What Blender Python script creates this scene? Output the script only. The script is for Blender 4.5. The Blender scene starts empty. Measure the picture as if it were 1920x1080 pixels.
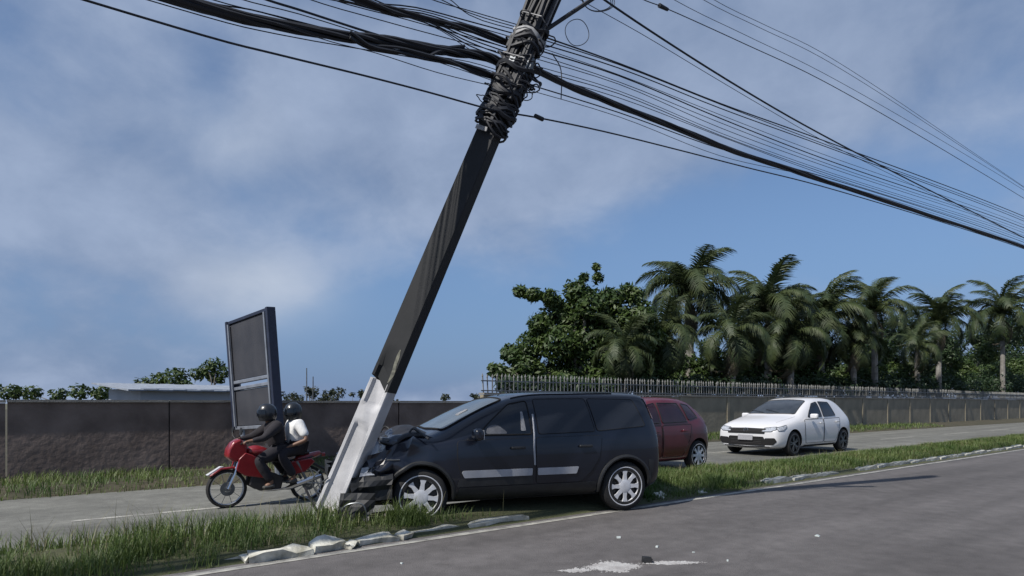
import bpy, bmesh, math, random
import numpy as np
from mathutils import Vector, Matrix, noise, geometry
from mathutils.bvhtree import BVHTree
from math import radians, sin, cos, pi, atan2, sqrt, exp

S = bpy.context.scene
C = S.collection
random.seed(7)

# ------------------------------------------------------------------ camera
H = 1.3
cam_d = bpy.data.cameras.new('camera')
cam = bpy.data.objects.new('camera', cam_d); C.objects.link(cam)
cam.location = (0, 0, H); cam.rotation_euler = (radians(90), 0, 0)
cam_d.sensor_width = 36; cam_d.lens = 22.5; cam_d.shift_y = 0.1125
cam_d.clip_start = 0.05; cam_d.clip_end = 6000
S.camera = cam

# ------------------------------------------------------------------ sun, exposure
SUN_DIR = Vector((-0.64, -0.60, 0.98)).normalized()
sun_el = math.asin(SUN_DIR.z); sun_az = atan2(SUN_DIR.x, SUN_DIR.y)
sd = bpy.data.lights.new('sun', 'SUN'); sun = bpy.data.objects.new('sun', sd); C.objects.link(sun)
sd.energy = 3.7; sd.angle = radians(0.6); sd.color = (1.0, 0.95, 0.87)
sun.rotation_euler = (-SUN_DIR).to_track_quat('-Z', 'Y').to_euler()
sun.location = (0, 0, 30)
S.view_settings.view_transform = 'Standard'; S.view_settings.look = 'None'
S.view_settings.exposure = 0.55; S.view_settings.gamma = 1.0
S.view_settings.use_curve_mapping = False

# ------------------------------------------------------------------ world: sky with soft clouds
wd = bpy.data.worlds.new('World'); S.world = wd; wd.use_nodes = True
nt = wd.node_tree; nt.nodes.clear()
def wn(t, **k):
    n = nt.nodes.new(t)
    for a, b in k.items(): setattr(n, a, b)
    return n
def wm(op, a, b=None, c=None, clamp=False):
    n = wn('ShaderNodeMath', operation=op); n.use_clamp = clamp
    for i, v in enumerate((a, b, c)):
        if v is None: continue
        if isinstance(v, (int, float)): n.inputs[i].default_value = v
        else: nt.links.new(v, n.inputs[i])
    return n.outputs[0]
sky = wn('ShaderNodeTexSky', sky_type='NISHITA')
sky.sun_disc = False; sky.sun_elevation = sun_el; sky.sun_rotation = sun_az
sky.air_density = 1.0; sky.dust_density = 0.6; sky.ozone_density = 2.2; sky.altitude = 0
tc = wn('ShaderNodeTexCoord')
sep = wn('ShaderNodeSeparateXYZ'); nt.links.new(tc.outputs['Generated'], sep.inputs[0])
dx, dy, dz = sep.outputs
az = wm('MULTIPLY', wm('ARCTAN2', dx, dy), 180 / pi)
el = wm('MULTIPLY', wm('ARCSINE', dz), 180 / pi)
comb = wn('ShaderNodeCombineXYZ')
zz = wm('ADD', wm('MAXIMUM', dz, 0.0), 0.55)
nt.links.new(wm('DIVIDE', dx, zz), comb.inputs[0]); nt.links.new(wm('DIVIDE', dy, zz), comb.inputs[1])
def wnoise(scale, detail, rough, seedz, dist=0.0):
    m = wn('ShaderNodeMapping'); m.inputs['Location'].default_value = (seedz * 1.3, seedz * 2.1, seedz)
    m.inputs['Scale'].default_value = (1.0, 1.0, 1)
    m.inputs['Rotation'].default_value = (0, 0, 0.5)
    nt.links.new(comb.outputs[0], m.inputs[0])
    n = wn('ShaderNodeTexNoise'); n.inputs['Scale'].default_value = scale; n.inputs['Detail'].default_value = detail
    n.inputs['Roughness'].default_value = rough; n.inputs['Distortion'].default_value = dist
    nt.links.new(m.outputs[0], n.inputs[0]); return n.outputs[0]
nA = wnoise(1.5, 5, 0.5, 3.0, 0.3)
nB = wnoise(3.6, 6, 0.5, 9.0, 0.2)
nC = wnoise(8.0, 6, 0.6, 5.0, 0.2)
def blob(px, py, rx, ry, k):
    a0 = math.degrees(math.atan((px - 960) / 1200)); e0 = math.degrees(math.atan((756 - py) / sqrt(1200 ** 2 + (px - 960) ** 2)))
    ra = math.degrees(rx / 1200); re = math.degrees(ry / 1200)
    u = wm('DIVIDE', wm('SUBTRACT', az, a0), ra); v = wm('DIVIDE', wm('SUBTRACT', el, e0), re)
    d = wm('ADD', wm('MULTIPLY', u, u), wm('MULTIPLY', v, v))
    return wm('MULTIPLY', wm('POWER', 2.718, wm('MULTIPLY', d, -1)), k)
m = wm('ADD', wm('MULTIPLY', wm('SUBTRACT', nA, 0.5), 1.2), wm('MULTIPLY', wm('SUBTRACT', nB, 0.5), 1.1))
m = wm('ADD', wm('ADD', m, 0.62), wm('MULTIPLY', wm('SUBTRACT', nC, 0.5), 0.45))
for b in [(470, 530, 150, 70, .30), (700, 260, 330, 150, .35), (1000, 470, 140, 55, .30), (1250, 160, 420, 170, .42), (560, 90, 260, 80, .25),
          (780, 620, 230, 110, -.70), (1380, 430, 300, 90, -.62), (410, 150, 60, 90, -.35), (560, 650, 160, 60, -.35), (1700, 480, 260, 120, -.25),
          (200, 330, 220, 160, .22), (960, 350, 180, 70, .25), (900, 745, 700, 30, .35)]:
    m = wm('ADD', m, blob(*b))
mask = wn('ShaderNodeMapRange', interpolation_type='SMOOTHSTEP'); nt.links.new(m, mask.inputs[0])
mask.inputs[1].default_value = 0.22; mask.inputs[2].default_value = .92; mask.inputs[3].default_value = 0; mask.inputs[4].default_value = 0.92
# cloud brightness varies: thin bright rims, greyer bellies
cr = wn('ShaderNodeMapRange'); nt.links.new(wm('ADD', wm('MULTIPLY', nB, .6), wm('MULTIPLY', nC, .4)), cr.inputs[0])
cr.inputs[1].default_value = .36; cr.inputs[2].default_value = .62; cr.inputs[3].default_value = 0; cr.inputs[4].default_value = 1
cc = wn('ShaderNodeMix', data_type='RGBA'); nt.links.new(cr.outputs[0], cc.inputs[0])
cc.inputs[6].default_value = (1.95, 2.62, 4.0, 1); cc.inputs[7].default_value = (3.15, 3.90, 5.4, 1)
bright = wm('MULTIPLY', wm('ADD', blob(470, 540, 120, 62, 1.2), blob(430, 250, 90, 60, .5)), nB)
skt = wn('ShaderNodeMix', data_type='RGBA', blend_type='MULTIPLY'); skt.inputs[0].default_value = 1
nt.links.new(sky.outputs[0], skt.inputs[6]); skt.inputs[7].default_value = (.92, .98, 1.06, 1)
mx = wn('ShaderNodeMix', data_type='RGBA'); nt.links.new(mask.outputs[0], mx.inputs[0])
nt.links.new(skt.outputs[2], mx.inputs[6]); nt.links.new(cc.outputs[2], mx.inputs[7])
mx2 = wn('ShaderNodeMix', data_type='RGBA'); nt.links.new(bright, mx2.inputs[0])
nt.links.new(mx.outputs[2], mx2.inputs[6]); mx2.inputs[7].default_value = (5.0, 5.6, 6.6, 1)
hz = wn('ShaderNodeMapRange', interpolation_type='SMOOTHSTEP'); nt.links.new(el, hz.inputs[0])
hz.inputs[1].default_value = -2; hz.inputs[2].default_value = 24; hz.inputs[3].default_value = .85; hz.inputs[4].default_value = 0
hcol = wn('ShaderNodeMix', data_type='RGBA'); nt.links.new(hz.outputs[0], hcol.inputs[0])
nt.links.new(skt.outputs[2], hcol.inputs[6]); hcol.inputs[7].default_value = (.98, 1.85, 3.9, 1)
nt.links.new(hcol.outputs[2], mx.inputs[6])
bg = wn('ShaderNodeBackground'); bg.inputs['Strength'].default_value = 0.075
nt.links.new(mx2.outputs[2], bg.inputs[0])
wo = wn('ShaderNodeOutputWorld'); nt.links.new(bg.outputs[0], wo.inputs[0])

# ------------------------------------------------------------------ frames
RV = Vector((0.788, 0.616, 0)).normalized()        # along the road, away to the right
NV = Vector((-RV.y, RV.x, 0))                      # across the road, away from the camera
def W(s, n, z=0.0): return RV * s + NV * n + Vector((0, 0, z))
def sstep(a, b, x):
    t = max(0.0, min(1.0, (x - a) / (b - a))); return t * t * (3 - 2 * t)
def far_z(s): return -0.22 * (1 - sstep(3.5, 9.0, s))
def at(px, py, Y): return Vector(((px - 960) / 1200 * Y, Y, H + (756 - py) / 1200 * Y))

# ------------------------------------------------------------------ materials
def mat(name, col, rough=0.7, metal=0.0, var=0.12, nscale=6.0, bump=0.0, bscale=40.0, col2=None, coat=0.0, spec=0.5, detail=6):
    M = bpy.data.materials.new(name); M.use_nodes = True; t = M.node_tree
    b = t.nodes['Principled BSDF']
    b.inputs['Roughness'].default_value = rough; b.inputs['Metallic'].default_value = metal
    b.inputs['Specular IOR Level'].default_value = spec
    if coat: b.inputs['Coat Weight'].default_value = coat; b.inputs['Coat Roughness'].default_value = 0.06
    tcn = t.nodes.new('ShaderNodeTexCoord')
    n = t.nodes.new('ShaderNodeTexNoise'); n.inputs['Scale'].default_value = nscale; n.inputs['Detail'].default_value = detail
    t.links.new(tcn.outputs['Object'], n.inputs[0])
    r = t.nodes.new('ShaderNodeMapRange'); r.inputs[1].default_value = .3; r.inputs[2].default_value = .7
    t.links.new(n.outputs[0], r.inputs[0])
    mxx = t.nodes.new('ShaderNodeMix'); mxx.data_type = 'RGBA'; t.links.new(r.outputs[0], mxx.inputs[0])
    c2 = col2 if col2 else tuple(min(1, c * (1 + var)) for c in col)
    c1 = col if col2 else tuple(c * (1 - var) for c in col)
    mxx.inputs[6].default_value = (*c1, 1); mxx.inputs[7].default_value = (*c2, 1)
    t.links.new(mxx.outputs[2], b.inputs['Base Color'])
    if bump:
        n2 = t.nodes.new('ShaderNodeTexNoise'); n2.inputs['Scale'].default_value = bscale; n2.inputs['Detail'].default_value = 8
        t.links.new(tcn.outputs['Object'], n2.inputs[0])
        bp = t.nodes.new('ShaderNodeBump'); bp.inputs['Strength'].default_value = bump; bp.inputs['Distance'].default_value = 0.02
        t.links.new(n2.outputs[0], bp.inputs['Height']); t.links.new(bp.outputs[0], b.inputs['Normal'])
    return M
def leafmat(name, c1, c2, rough=0.55, trans=0.25, nscale=1.2):
    M = mat(name, c1, rough, col2=c2, nscale=nscale); t = M.node_tree
    b = t.nodes['Principled BSDF']; out = t.nodes['Material Output']
    tr = t.nodes.new('ShaderNodeBsdfTranslucent'); ms = t.nodes.new('ShaderNodeMixShader'); ms.inputs[0].default_value = trans
    src = b.inputs['Base Color'].links[0].from_socket
    t.links.new(src, tr.inputs[0]); t.links.new(b.outputs[0], ms.inputs[1]); t.links.new(tr.outputs[0], ms.inputs[2])
    t.links.new(ms.outputs[0], out.inputs[0]); return M

M_asph = mat('asphalt', (.080, .074, .074), .88, col2=(.104, .097, .097), nscale=.7, bump=.5, bscale=90)
M_asph2 = mat('far_asphalt', (.105, .105, .095), .9, col2=(.15, .15, .135), nscale=1.1, bump=.4, bscale=60)
M_soil = mat('soil', (.045, .055, .022), .95, col2=(.075, .075, .035), nscale=3, bump=.8, bscale=20)
M_verge = mat('verge', (.035, .035, .018), .95, col2=(.06, .05, .03), nscale=1.5, bump=.8, bscale=12)
M_ground = mat('land', (.06, .065, .035), .95, col2=(.10, .09, .06), nscale=.05)
M_line = mat('road_paint', (.42, .41, .37), .8, col2=(.16, .155, .145), nscale=7, bump=.2)
M_kerb = mat('kerb_paint', (.66, .65, .58), .85, col2=(.26, .25, .20), nscale=9, bump=.5, bscale=25)
M_conc = mat('concrete', (.24, .23, .20), .9, col2=(.34, .33, .29), nscale=5, bump=.6, bscale=30)
M_wallb = mat('brown_wall', (.105, .080, .070), .92, col2=(.21, .165, .145), nscale=1.7, bump=.7, bscale=9)
M_wallg = mat('grey_wall', (.17, .152, .115), .9, col2=(.27, .24, .18), nscale=1.6, bump=.5, bscale=9)
M_cope = mat('coping', (.15, .145, .135), .9, col2=(.24, .23, .21), nscale=2, bump=.4)
M_white = mat('pole_white', (.54, .54, .56), .8, col2=(.30, .30, .31), nscale=2.6, bump=.2, bscale=12)
M_black = mat('pole_black', (.005, .007, .009), .75, col2=(.011, .012, .015), nscale=3.5, bump=.12, bscale=8)
M_cable = mat('cable_rubber', (.009, .011, .017), .6, var=.3)
M_tie = mat('cable_tie', (.14, .145, .16), .6, col2=(.34, .34, .34), nscale=20)
M_steel = mat('galvanised', (.14, .15, .16), .45, metal=.7, var=.25, nscale=10)
M_navy = mat('car_navy', (.005, .007, .014), .30, coat=.5, var=.25, nscale=3, spec=.4)
M_burnt = mat('bonnet_underside', (.010, .010, .013), .6, var=.4, nscale=8)
M_plas = mat('black_plastic', (.014, .015, .017), .55, var=.3, nscale=10)
M_glass = mat('tinted_glass', (.006, .008, .012), .06, var=.2, spec=.6)
M_wind2 = mat('grey_windscreen', (.030, .034, .038), .12, var=.3, spec=.9)
M_tint = mat('film_tint', (.012, .015, .022), .42, var=.1, nscale=2)
M_refl = mat('reflection_grey', (.10, .105, .12), .8, var=.3, nscale=12)
M_wind = mat('windscreen', (.10, .12, .13), .18, col2=(.04, .05, .055), nscale=2.2, spec=.8)
M_rub = mat('tyre', (.012, .012, .013), .85, var=.25, nscale=20)
M_alloy = mat('alloy', (.58, .59, .62), .38, metal=.25, var=.12, nscale=14)
M_dark = mat('dark_gap', (.004, .004, .005), .9)
M_silver = mat('door_moulding', (.33, .34, .37), .45, metal=.25, var=.15)
M_chrome = mat('chrome', (.6, .6, .62), .15, metal=1.0, var=.05)
M_red = mat('car_red', (.085, .008, .014), .35, coat=.4, var=.2, nscale=3)
M_carw = mat('car_white', (.60, .60, .62), .3, coat=.6, var=.03, nscale=2)
M_lamp = mat('headlamp_glass', (.32, .34, .38), .12, var=.35, nscale=30, spec=.9)
M_tail = mat('tail_lamp', (.45, .42, .45), .25, col2=(.30, .14, .16), nscale=5)
M_plate = mat('plate', (.34, .34, .36), .5, col2=(.22, .22, .24), nscale=60)
M_mred = mat('moto_red', (.20, .012, .016), .3, coat=.5, var=.15)
M_mdark = mat('moto_dark', (.020, .018, .020), .55, var=.3)
M_shirtw = mat('white_cotton', (.66, .66, .66), .9, var=.08, nscale=18, bump=.5, bscale=10)
M_shirtd = mat('dark_cotton', (.016, .014, .018), .9, var=.3, bump=.4, bscale=12)
M_trou = mat('dark_trousers', (.012, .011, .016), .9, var=.3, bump=.4, bscale=12)
M_skin = mat('skin', (.16, .085, .055), .55, var=.1)
M_helm = mat('helmet', (.012, .014, .018), .35, coat=.3, var=.2)
M_shoe = mat('shoe', (.05, .05, .05), .7)
M_signd = mat('sign_back', (.022, .025, .035), .7, col2=(.045, .046, .055), nscale=1.6, bump=.2)
M_signf = mat('sign_frame', (.19, .21, .25), .5, metal=.2, var=.2)
M_signe = mat('sign_side', (.016, .022, .045), .55, var=.2)
M_bark = mat('bark', (.09, .08, .065), .9, col2=(.17, .16, .14), nscale=5, bump=1, bscale=14)
M_palmt = mat('palm_trunk', (.13, .12, .105), .9, col2=(.24, .23, .21), nscale=4, bump=1, bscale=10)
M_leaf = leafmat('leaf_green', (.020, .050, .012), (.070, .105, .022))
M_leaf2 = leafmat('leaf_dark', (.014, .034, .012), (.035, .065, .020))
M_palm = leafmat('palm_leaf', (.012, .032, .012), (.066, .086, .028), rough=.6, trans=.25, nscale=1.6)
M_dead = leafmat('dry_frond', (.075, .068, .042), (.15, .135, .10), rough=.9, trans=.15)
M_shrub = leafmat('scrub', (.020, .032, .016), (.050, .058, .032))
M_grass = leafmat('grass_blade', (.050, .105, .020), (.150, .190, .055), trans=.35, nscale=.9)
M_grassd = leafmat('grass_dry', (.12, .12, .05), (.20, .18, .09), trans=.3)
M_pale = mat('pale_wall', (.30, .34, .40), .9, col2=(.42, .45, .50), nscale=.7)
M_roofc = mat('fibre_roof', (.22, .25, .30), .9, var=.2)
M_powder = mat('white_powder', (.40, .40, .40), .95, col2=(.24, .23, .23), nscale=6, bump=.5, bscale=40)
M_glassbit = mat('broken_glass', (.5, .55, .55), .15, var=.2)

# ------------------------------------------------------------------ mesh helpers
class MB:
    def __init__(s): s.v = []; s.f = []; s.m = []
    def add(s, vs, fs, mi=0):
        o = len(s.v); s.v += [tuple(p) for p in vs]
        for f in fs: s.f.append(tuple(i + o for i in f)); s.m.append(mi)
        return s
    def box(s, c, d, rot=None, mi=0):
        x, y, z = d[0] / 2, d[1] / 2, d[2] / 2
        P = [Vector((a * x, b * y, e * z)) for e in (-1, 1) for b in (-1, 1) for a in (-1, 1)]
        if rot is not None: P = [rot @ p for p in P]
        c = Vector(c)
        return s.add([p + c for p in P], [(0, 2, 3, 1), (4, 5, 7, 6), (0, 1, 5, 4), (2, 6, 7, 3), (0, 4, 6, 2), (1, 3, 7, 5)], mi)
    def tube(s, pts, r, k=6, mi=0, cap=True):
        pts = [Vector(p) for p in pts]; n = len(pts)
        rs = r if isinstance(r, (list, tuple)) else [r] * n
        vs = []; prev = None
        for i, p in enumerate(pts):
            d = (pts[min(i + 1, n - 1)] - pts[max(i - 1, 0)])
            if d.length < 1e-9: d = Vector((0, 0, 1))
            d.normalize()
            if prev is None:
                a = d.orthogonal().normalized()
            else:
                a = prev - d * prev.dot(d)
                a = a.normalized() if a.length > 1e-6 else d.orthogonal().normalized()
            prev = a; b = d.cross(a)
            for j in range(k):
                t = 2 * pi * j / k; vs.append(p + (a * cos(t) + b * sin(t)) * rs[i])
        fs = [(i * k + j, i * k + (j + 1) % k, (i + 1) * k + (j + 1) % k, (i + 1) * k + j) for i in range(n - 1) for j in range(k)]
        if cap: fs += [tuple(range(k))[::-1], tuple((n - 1) * k + j for j in range(k))]
        return s.add(vs, fs, mi)
    def lathe(s, prof, k=32, c=(0, 0, 0), axis='y', mi=0):
        c = Vector(c); vs = []
        for r, h in prof:
            for j in range(k):
                t = 2 * pi * j / k
                if axis == 'y': vs.append(c + Vector((r * cos(t), h, r * sin(t))))
                elif axis == 'z': vs.append(c + Vector((r * cos(t), r * sin(t), h)))
                else: vs.append(c + Vector((h, r * cos(t), r * sin(t))))
        n = len(prof)
        return s.add(vs, [(i * k + j, i * k + (j + 1) % k, (i + 1) * k + (j + 1) % k, (i + 1) * k + j) for i in range(n - 1) for j in range(k)], mi)
    def prism(s, outline, d0, d1, plane='xz', mi=0):
        n = len(outline)
        def P(u, v, d): return (u, d, v) if plane == 'xz' else ((d, u, v) if plane == 'yz' else (u, v, d))
        vs = [P(u, v, d0) for u, v in outline] + [P(u, v, d1) for u, v in outline]
        fs = [tuple(range(n)), tuple(range(2 * n - 1, n - 1, -1))] + [(i, (i + 1) % n, n + (i + 1) % n, n + i) for i in range(n)]
        return s.add(vs, fs, mi)
    def mesh(s, name, mats, smooth=True, fix=True):
        me = bpy.data.meshes.new(name); me.from_pydata(s.v, [], s.f)
        for M in (mats if isinstance(mats, (list, tuple)) else [mats]): me.materials.append(M)
        me.polygons.foreach_set('material_index', s.m)
        if fix:
            bm = bmesh.new(); bm.from_mesh(me); bmesh.ops.recalc_face_normals(bm, faces=bm.faces); bm.to_mesh(me); bm.free()
        if smooth:
            me.shade_smooth()
            try: me.set_sharp_from_angle(angle=radians(38))
            except Exception: pass
        me.update(); return me
    def build(s, name, mats, parent=None, smooth=True, bevel=0, fix=True):
        o = link(name, s.mesh(name, mats, smooth, fix), parent)
        if bevel:
            bv = o.modifiers.new('bevel', 'BEVEL'); bv.width = bevel; bv.segments = 2; bv.limit_method = 'ANGLE'
        return o
def link(name, me, parent=None):
    o = bpy.data.objects.new(name, me); C.objects.link(o)
    if parent is not None: o.parent = parent
    return o
def tag(o, label=None, cat=None, group=None, kind=None):
    if label: o['label'] = label
    if cat: o['category'] = cat
    if group: o['group'] = group
    if kind: o['kind'] = kind
    return o
def empty(name, loc=(0, 0, 0), rz=0.0, **k):
    o = bpy.data.objects.new(name, None); C.objects.link(o); o.location = loc; o.rotation_euler = (0, 0, rz); o.empty_display_size = .1
    return tag(o, **k)
def crom(P, seg=8):
    P = [Vector(p) for p in P]; out = []
    for i in range(len(P) - 1):
        a = P[max(i - 1, 0)]; b = P[i]; c = P[i + 1]; d = P[min(i + 2, len(P) - 1)]
        if i == 0: a = b * 2 - c
        if i == len(P) - 2: d = c * 2 - b
        for k in range(seg):
            t = k / seg
            out.append(.5 * ((2 * b) + (c - a) * t + (2 * a - 5 * b + 4 * c - d) * t * t + (-a + 3 * b - 3 * c + d) * t ** 3))
    out.append(P[-1]); return out
def ccr(P, step=.35):
    P = [Vector(p) for p in P]; P = [P[0] * 2 - P[1]] + P + [P[-1] * 2 - P[-2]]; out = []
    for i in range(1, len(P) - 2):
        a, b, c, d = P[i - 1:i + 3]; t0 = 0; t1 = t0 + (b - a).length ** .5; t2 = t1 + (c - b).length ** .5; t3 = t2 + (d - c).length ** .5
        n = max(4, min(16, int((c - b).length / step)))
        for k in range(n):
            t = t1 + (t2 - t1) * k / n
            A1 = a * ((t1 - t) / (t1 - t0)) + b * ((t - t0) / (t1 - t0)); A2 = b * ((t2 - t) / (t2 - t1)) + c * ((t - t1) / (t2 - t1)); A3 = c * ((t3 - t) / (t3 - t2)) + d * ((t - t2) / (t3 - t2))
            B1 = A1 * ((t2 - t) / (t2 - t0)) + A2 * ((t - t0) / (t2 - t0)); B2 = A2 * ((t3 - t) / (t3 - t1)) + A3 * ((t - t1) / (t3 - t1))
            out.append(B1 * ((t2 - t) / (t2 - t1)) + B2 * ((t - t1) / (t2 - t1)))
    out.append(P[-2]); return out
def bake(me, mods, name='tmp'):
    o = bpy.data.objects.new(name, me); C.objects.link(o)
    tmp = []
    for t, kw in mods:
        md = o.modifiers.new('m', t)
        for a, b in kw.items(): setattr(md, a, b)
    bpy.context.view_layer.update()
    dg = bpy.context.evaluated_depsgraph_get()
    r = bpy.data.meshes.new_from_object(o.evaluated_get(dg), depsgraph=dg)
    bpy.data.objects.remove(o, do_unlink=True)
    return r

# ------------------------------------------------------------------ SETTING: ground sheets
def strip(name, s0, s1, ds, n0, n1, dn, zf, M, label=None, kind='structure'):
    ss = list(np.arange(s0, s1 + 1e-6, ds)); ns = list(np.linspace(n0, n1, max(2, int(round((n1 - n0) / dn)) + 1)))
    b = MB(); vs = [W(s, n, zf(s, n)) for s in ss for n in ns]; k = len(ns)
    b.add(vs, [(i * k + j, (i + 1) * k + j, (i + 1) * k + j + 1, i * k + j + 1) for i in range(len(ss) - 1) for j in range(k - 1)])
    o = b.build(name, M, fix=False); tag(o, label=label, kind=kind)
    # make sure the sheet faces up
    if o.data.polygons[0].normal.z < 0: o.data.flip_normals()
    return o
g = MB(); R0 = 3000
g.add([(-R0, -R0, -.5), (R0, -R0, -.5), (R0, R0, -.5), (-R0, R0, -.5)], [(0, 1, 2, 3)])
tag(g.build('ground', M_ground, fix=False), kind='structure', label='flat land stretching to the horizon')
# near asphalt gets worn streaks running along the road
def road_detail(M):
    t = M.node_tree; b = t.nodes['Principled BSDF']
    src = b.inputs['Base Color'].links[0].from_socket
    tcn = t.nodes.new('ShaderNodeTexCoord'); mp = t.nodes.new('ShaderNodeMapping')
    mp.inputs['Rotation'].default_value = (0, 0, -atan2(RV.y, RV.x)); mp.inputs['Scale'].default_value = (1, 1, 1)
    t.links.new(tcn.outputs['Object'], mp.inputs[0])
    mp2 = t.nodes.new('ShaderNodeMapping'); mp2.inputs['Scale'].default_value = (.10, 1.6, 1); t.links.new(mp.outputs[0], mp2.inputs[0])
    n = t.nodes.new('ShaderNodeTexNoise'); n.inputs['Scale'].default_value = 1.1; n.inputs['Detail'].default_value = 4
    t.links.new(mp2.outputs[0], n.inputs[0])
    r = t.nodes.new('ShaderNodeMapRange'); r.inputs[1].default_value = .35; r.inputs[2].default_value = .65; r.inputs[3].default_value = .80; r.inputs[4].default_value = 1.16
    t.links.new(n.outputs[0], r.inputs[0])
    fine = t.nodes.new('ShaderNodeTexNoise'); fine.inputs['Scale'].default_value = 160; fine.inputs['Detail'].default_value = 3
    t.links.new(tcn.outputs['Object'], fine.inputs[0])
    r2 = t.nodes.new('ShaderNodeMapRange'); r2.inputs[1].default_value = .3; r2.inputs[2].default_value = .7; r2.inputs[3].default_value = .72; r2.inputs[4].default_value = 1.28
    t.links.new(fine.outputs[0], r2.inputs[0])
    mid = t.nodes.new('ShaderNodeTexNoise'); mid.inputs['Scale'].default_value = 5; mid.inputs['Detail'].default_value = 9; mid.inputs['Roughness'].default_value = .7
    t.links.new(tcn.outputs['Object'], mid.inputs[0])
    r3 = t.nodes.new('ShaderNodeMapRange'); r3.inputs[1].default_value = .32; r3.inputs[2].default_value = .68; r3.inputs[3].default_value = .78; r3.inputs[4].default_value = 1.2
    t.links.new(mid.outputs[0], r3.inputs[0])
    wr = t.nodes.new('ShaderNodeTexNoise'); wr.inputs['Scale'].default_value = 1.5; wr.inputs['Detail'].default_value = 5; t.links.new(tcn.outputs['Object'], wr.inputs[0])
    va = t.nodes.new('ShaderNodeVectorMath'); va.operation = 'MULTIPLY_ADD'; t.links.new(wr.outputs['Color'], va.inputs[0]); va.inputs[1].default_value = (.8, .8, 0); t.links.new(tcn.outputs['Object'], va.inputs[2])
    vo = t.nodes.new('ShaderNodeTexVoronoi'); vo.feature = 'DISTANCE_TO_EDGE'; vo.inputs['Scale'].default_value = .33; t.links.new(va.outputs[0], vo.inputs[0])
    r4 = t.nodes.new('ShaderNodeMapRange'); r4.inputs[1].default_value = .0; r4.inputs[2].default_value = .006; r4.inputs[3].default_value = .86; r4.inputs[4].default_value = 1.0
    t.links.new(vo.outputs[0], r4.inputs[0])
    m3 = t.nodes.new('ShaderNodeMath'); m3.operation = 'MULTIPLY'; t.links.new(r3.outputs[0], m3.inputs[0]); t.links.new(r4.outputs[0], m3.inputs[1])
    m4 = t.nodes.new('ShaderNodeMath'); m4.operation = 'MULTIPLY'; t.links.new(m3.outputs[0], m4.inputs[0]); t.links.new(r.outputs[0], m4.inputs[1])
    mm = t.nodes.new('ShaderNodeMath'); mm.operation = 'MULTIPLY'; t.links.new(m4.outputs[0], mm.inputs[0]); t.links.new(r2.outputs[0], mm.inputs[1])
    vm = t.nodes.new('ShaderNodeVectorMath'); vm.operation = 'SCALE'; t.links.new(src, vm.inputs[0]); t.links.new(mm.outputs[0], vm.inputs['Scale'])
    t.links.new(vm.outputs[0], b.inputs['Base Color'])
road_detail(M_asph); road_detail(M_asph2)
strip('near_road', -40, 160, 4, -30, 5.47, 6, lambda s, n: 0, M_asph, 'grey asphalt carriageway in front of the median')
def med_z(s, n):
    if n < 5.45: return -.01
    t = (n - 5.47) / (7.2 - 5.47); e = far_z(s)
    return .03 + .10 * sin(pi * min(1, max(0, t))) * (1 if s < 40 else 0) + (e + .03 - .03) * sstep(.45, 1, t)
strip('median', -40, 160, .5, 5.41, 7.2, .12, med_z, M_soil, 'earth strip between the two carriageways')
strip('far_road', -40, 160, .5, 7.2, 12.8, 1, lambda s, n: far_z(s), M_asph2, 'pale carriageway behind the median')
strip('verge', -40, 160, 1, 12.8, 15.6, .3, lambda s, n: far_z(s) + .10 * sstep(12.8, 13.3, n) + .05 * noise.noise(Vector((s, n, 0))), M_verge, 'rough verge at the foot of the wall')
strip('field', -150, 400, 10, 15.6, 200, 12, lambda s, n: -.2 + .15 * noise.noise(Vector((s * .1, n * .1, 3))), M_verge, 'rough land behind the wall')
# painted lines as thin sheets
def line(name, s0, s1, n0, n1, zf, M, lab, ds=.5):
    strip(name, s0, s1, ds, n0, n1, n1 - n0, zf, M, lab)
line('edge_line', -40, 160, 5.25, 5.345, lambda s, n: .004, M_line, 'worn white edge line along the near road')
for i, s in enumerate(np.arange(-18, 90, 6.0)):
    if i < 12: line('lane_dash', s + .6, s + 3.6, 9.92, 10.02, lambda a, b: far_z(a) + .004, M_line, 'white lane dash on the far road')
line('far_edge_line', -40, 160, 7.42, 7.52, lambda s, n: far_z(s) + .004, M_line, 'white edge line on the far road')

# kerb: a row of stones, each a piece
kerb = tag(empty('kerb', W(0, 5.5, 0)), kind='structure', label='broken white painted kerb along the median')
def stone_mesh(L, seed, w=.15, h=.17, rough=.012):
    me = bpy.data.meshes.new('kerb_stone'); bm = bmesh.new(); bmesh.ops.create_cube(bm, size=1)
    bmesh.ops.scale(bm, vec=(L, w, h), verts=bm.verts)
    bmesh.ops.subdivide_edges(bm, edges=bm.edges, cuts=3, use_grid_fill=True)
    for v in bm.verts:
        p = v.co * 6 + Vector((seed * 3.1, 0, 0))
        v.co += Vector((noise.noise(p), noise.noise(p + Vector((9, 0, 0))), noise.noise(p + Vector((0, 9, 0))))) * rough * 2
        # worn arris
        ex = abs(v.co.x) / (L / 2); ez = v.co.z / (h / 2)
        if ex > .95 and ez > .9: v.co.z -= .02; v.co.x *= .985
    bm.to_mesh(me); bm.free(); me.materials.append(M_kerb); me.shade_smooth()
    me.set_sharp_from_angle(angle=radians(40)); return me
stones = [stone_mesh(.78, i, w=.13, h=.15, rough=.014) for i in range(4)]
ang = atan2(RV.y, RV.x)
def ks(s, dn=0, dz=0, rz=0, tilt=0, k=0, parent=kerb, sc=(1, 1, 1)):
    o = link('stone', stones[k % 4], parent)
    o.location = W(s, 5.545 + dn, .0 + dz) - (parent.location if parent else Vector()); o.rotation_euler = (tilt, 0, ang + rz); o.scale = sc
    return o
rk = random.Random(4)
s = -6.0; k = 0
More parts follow.
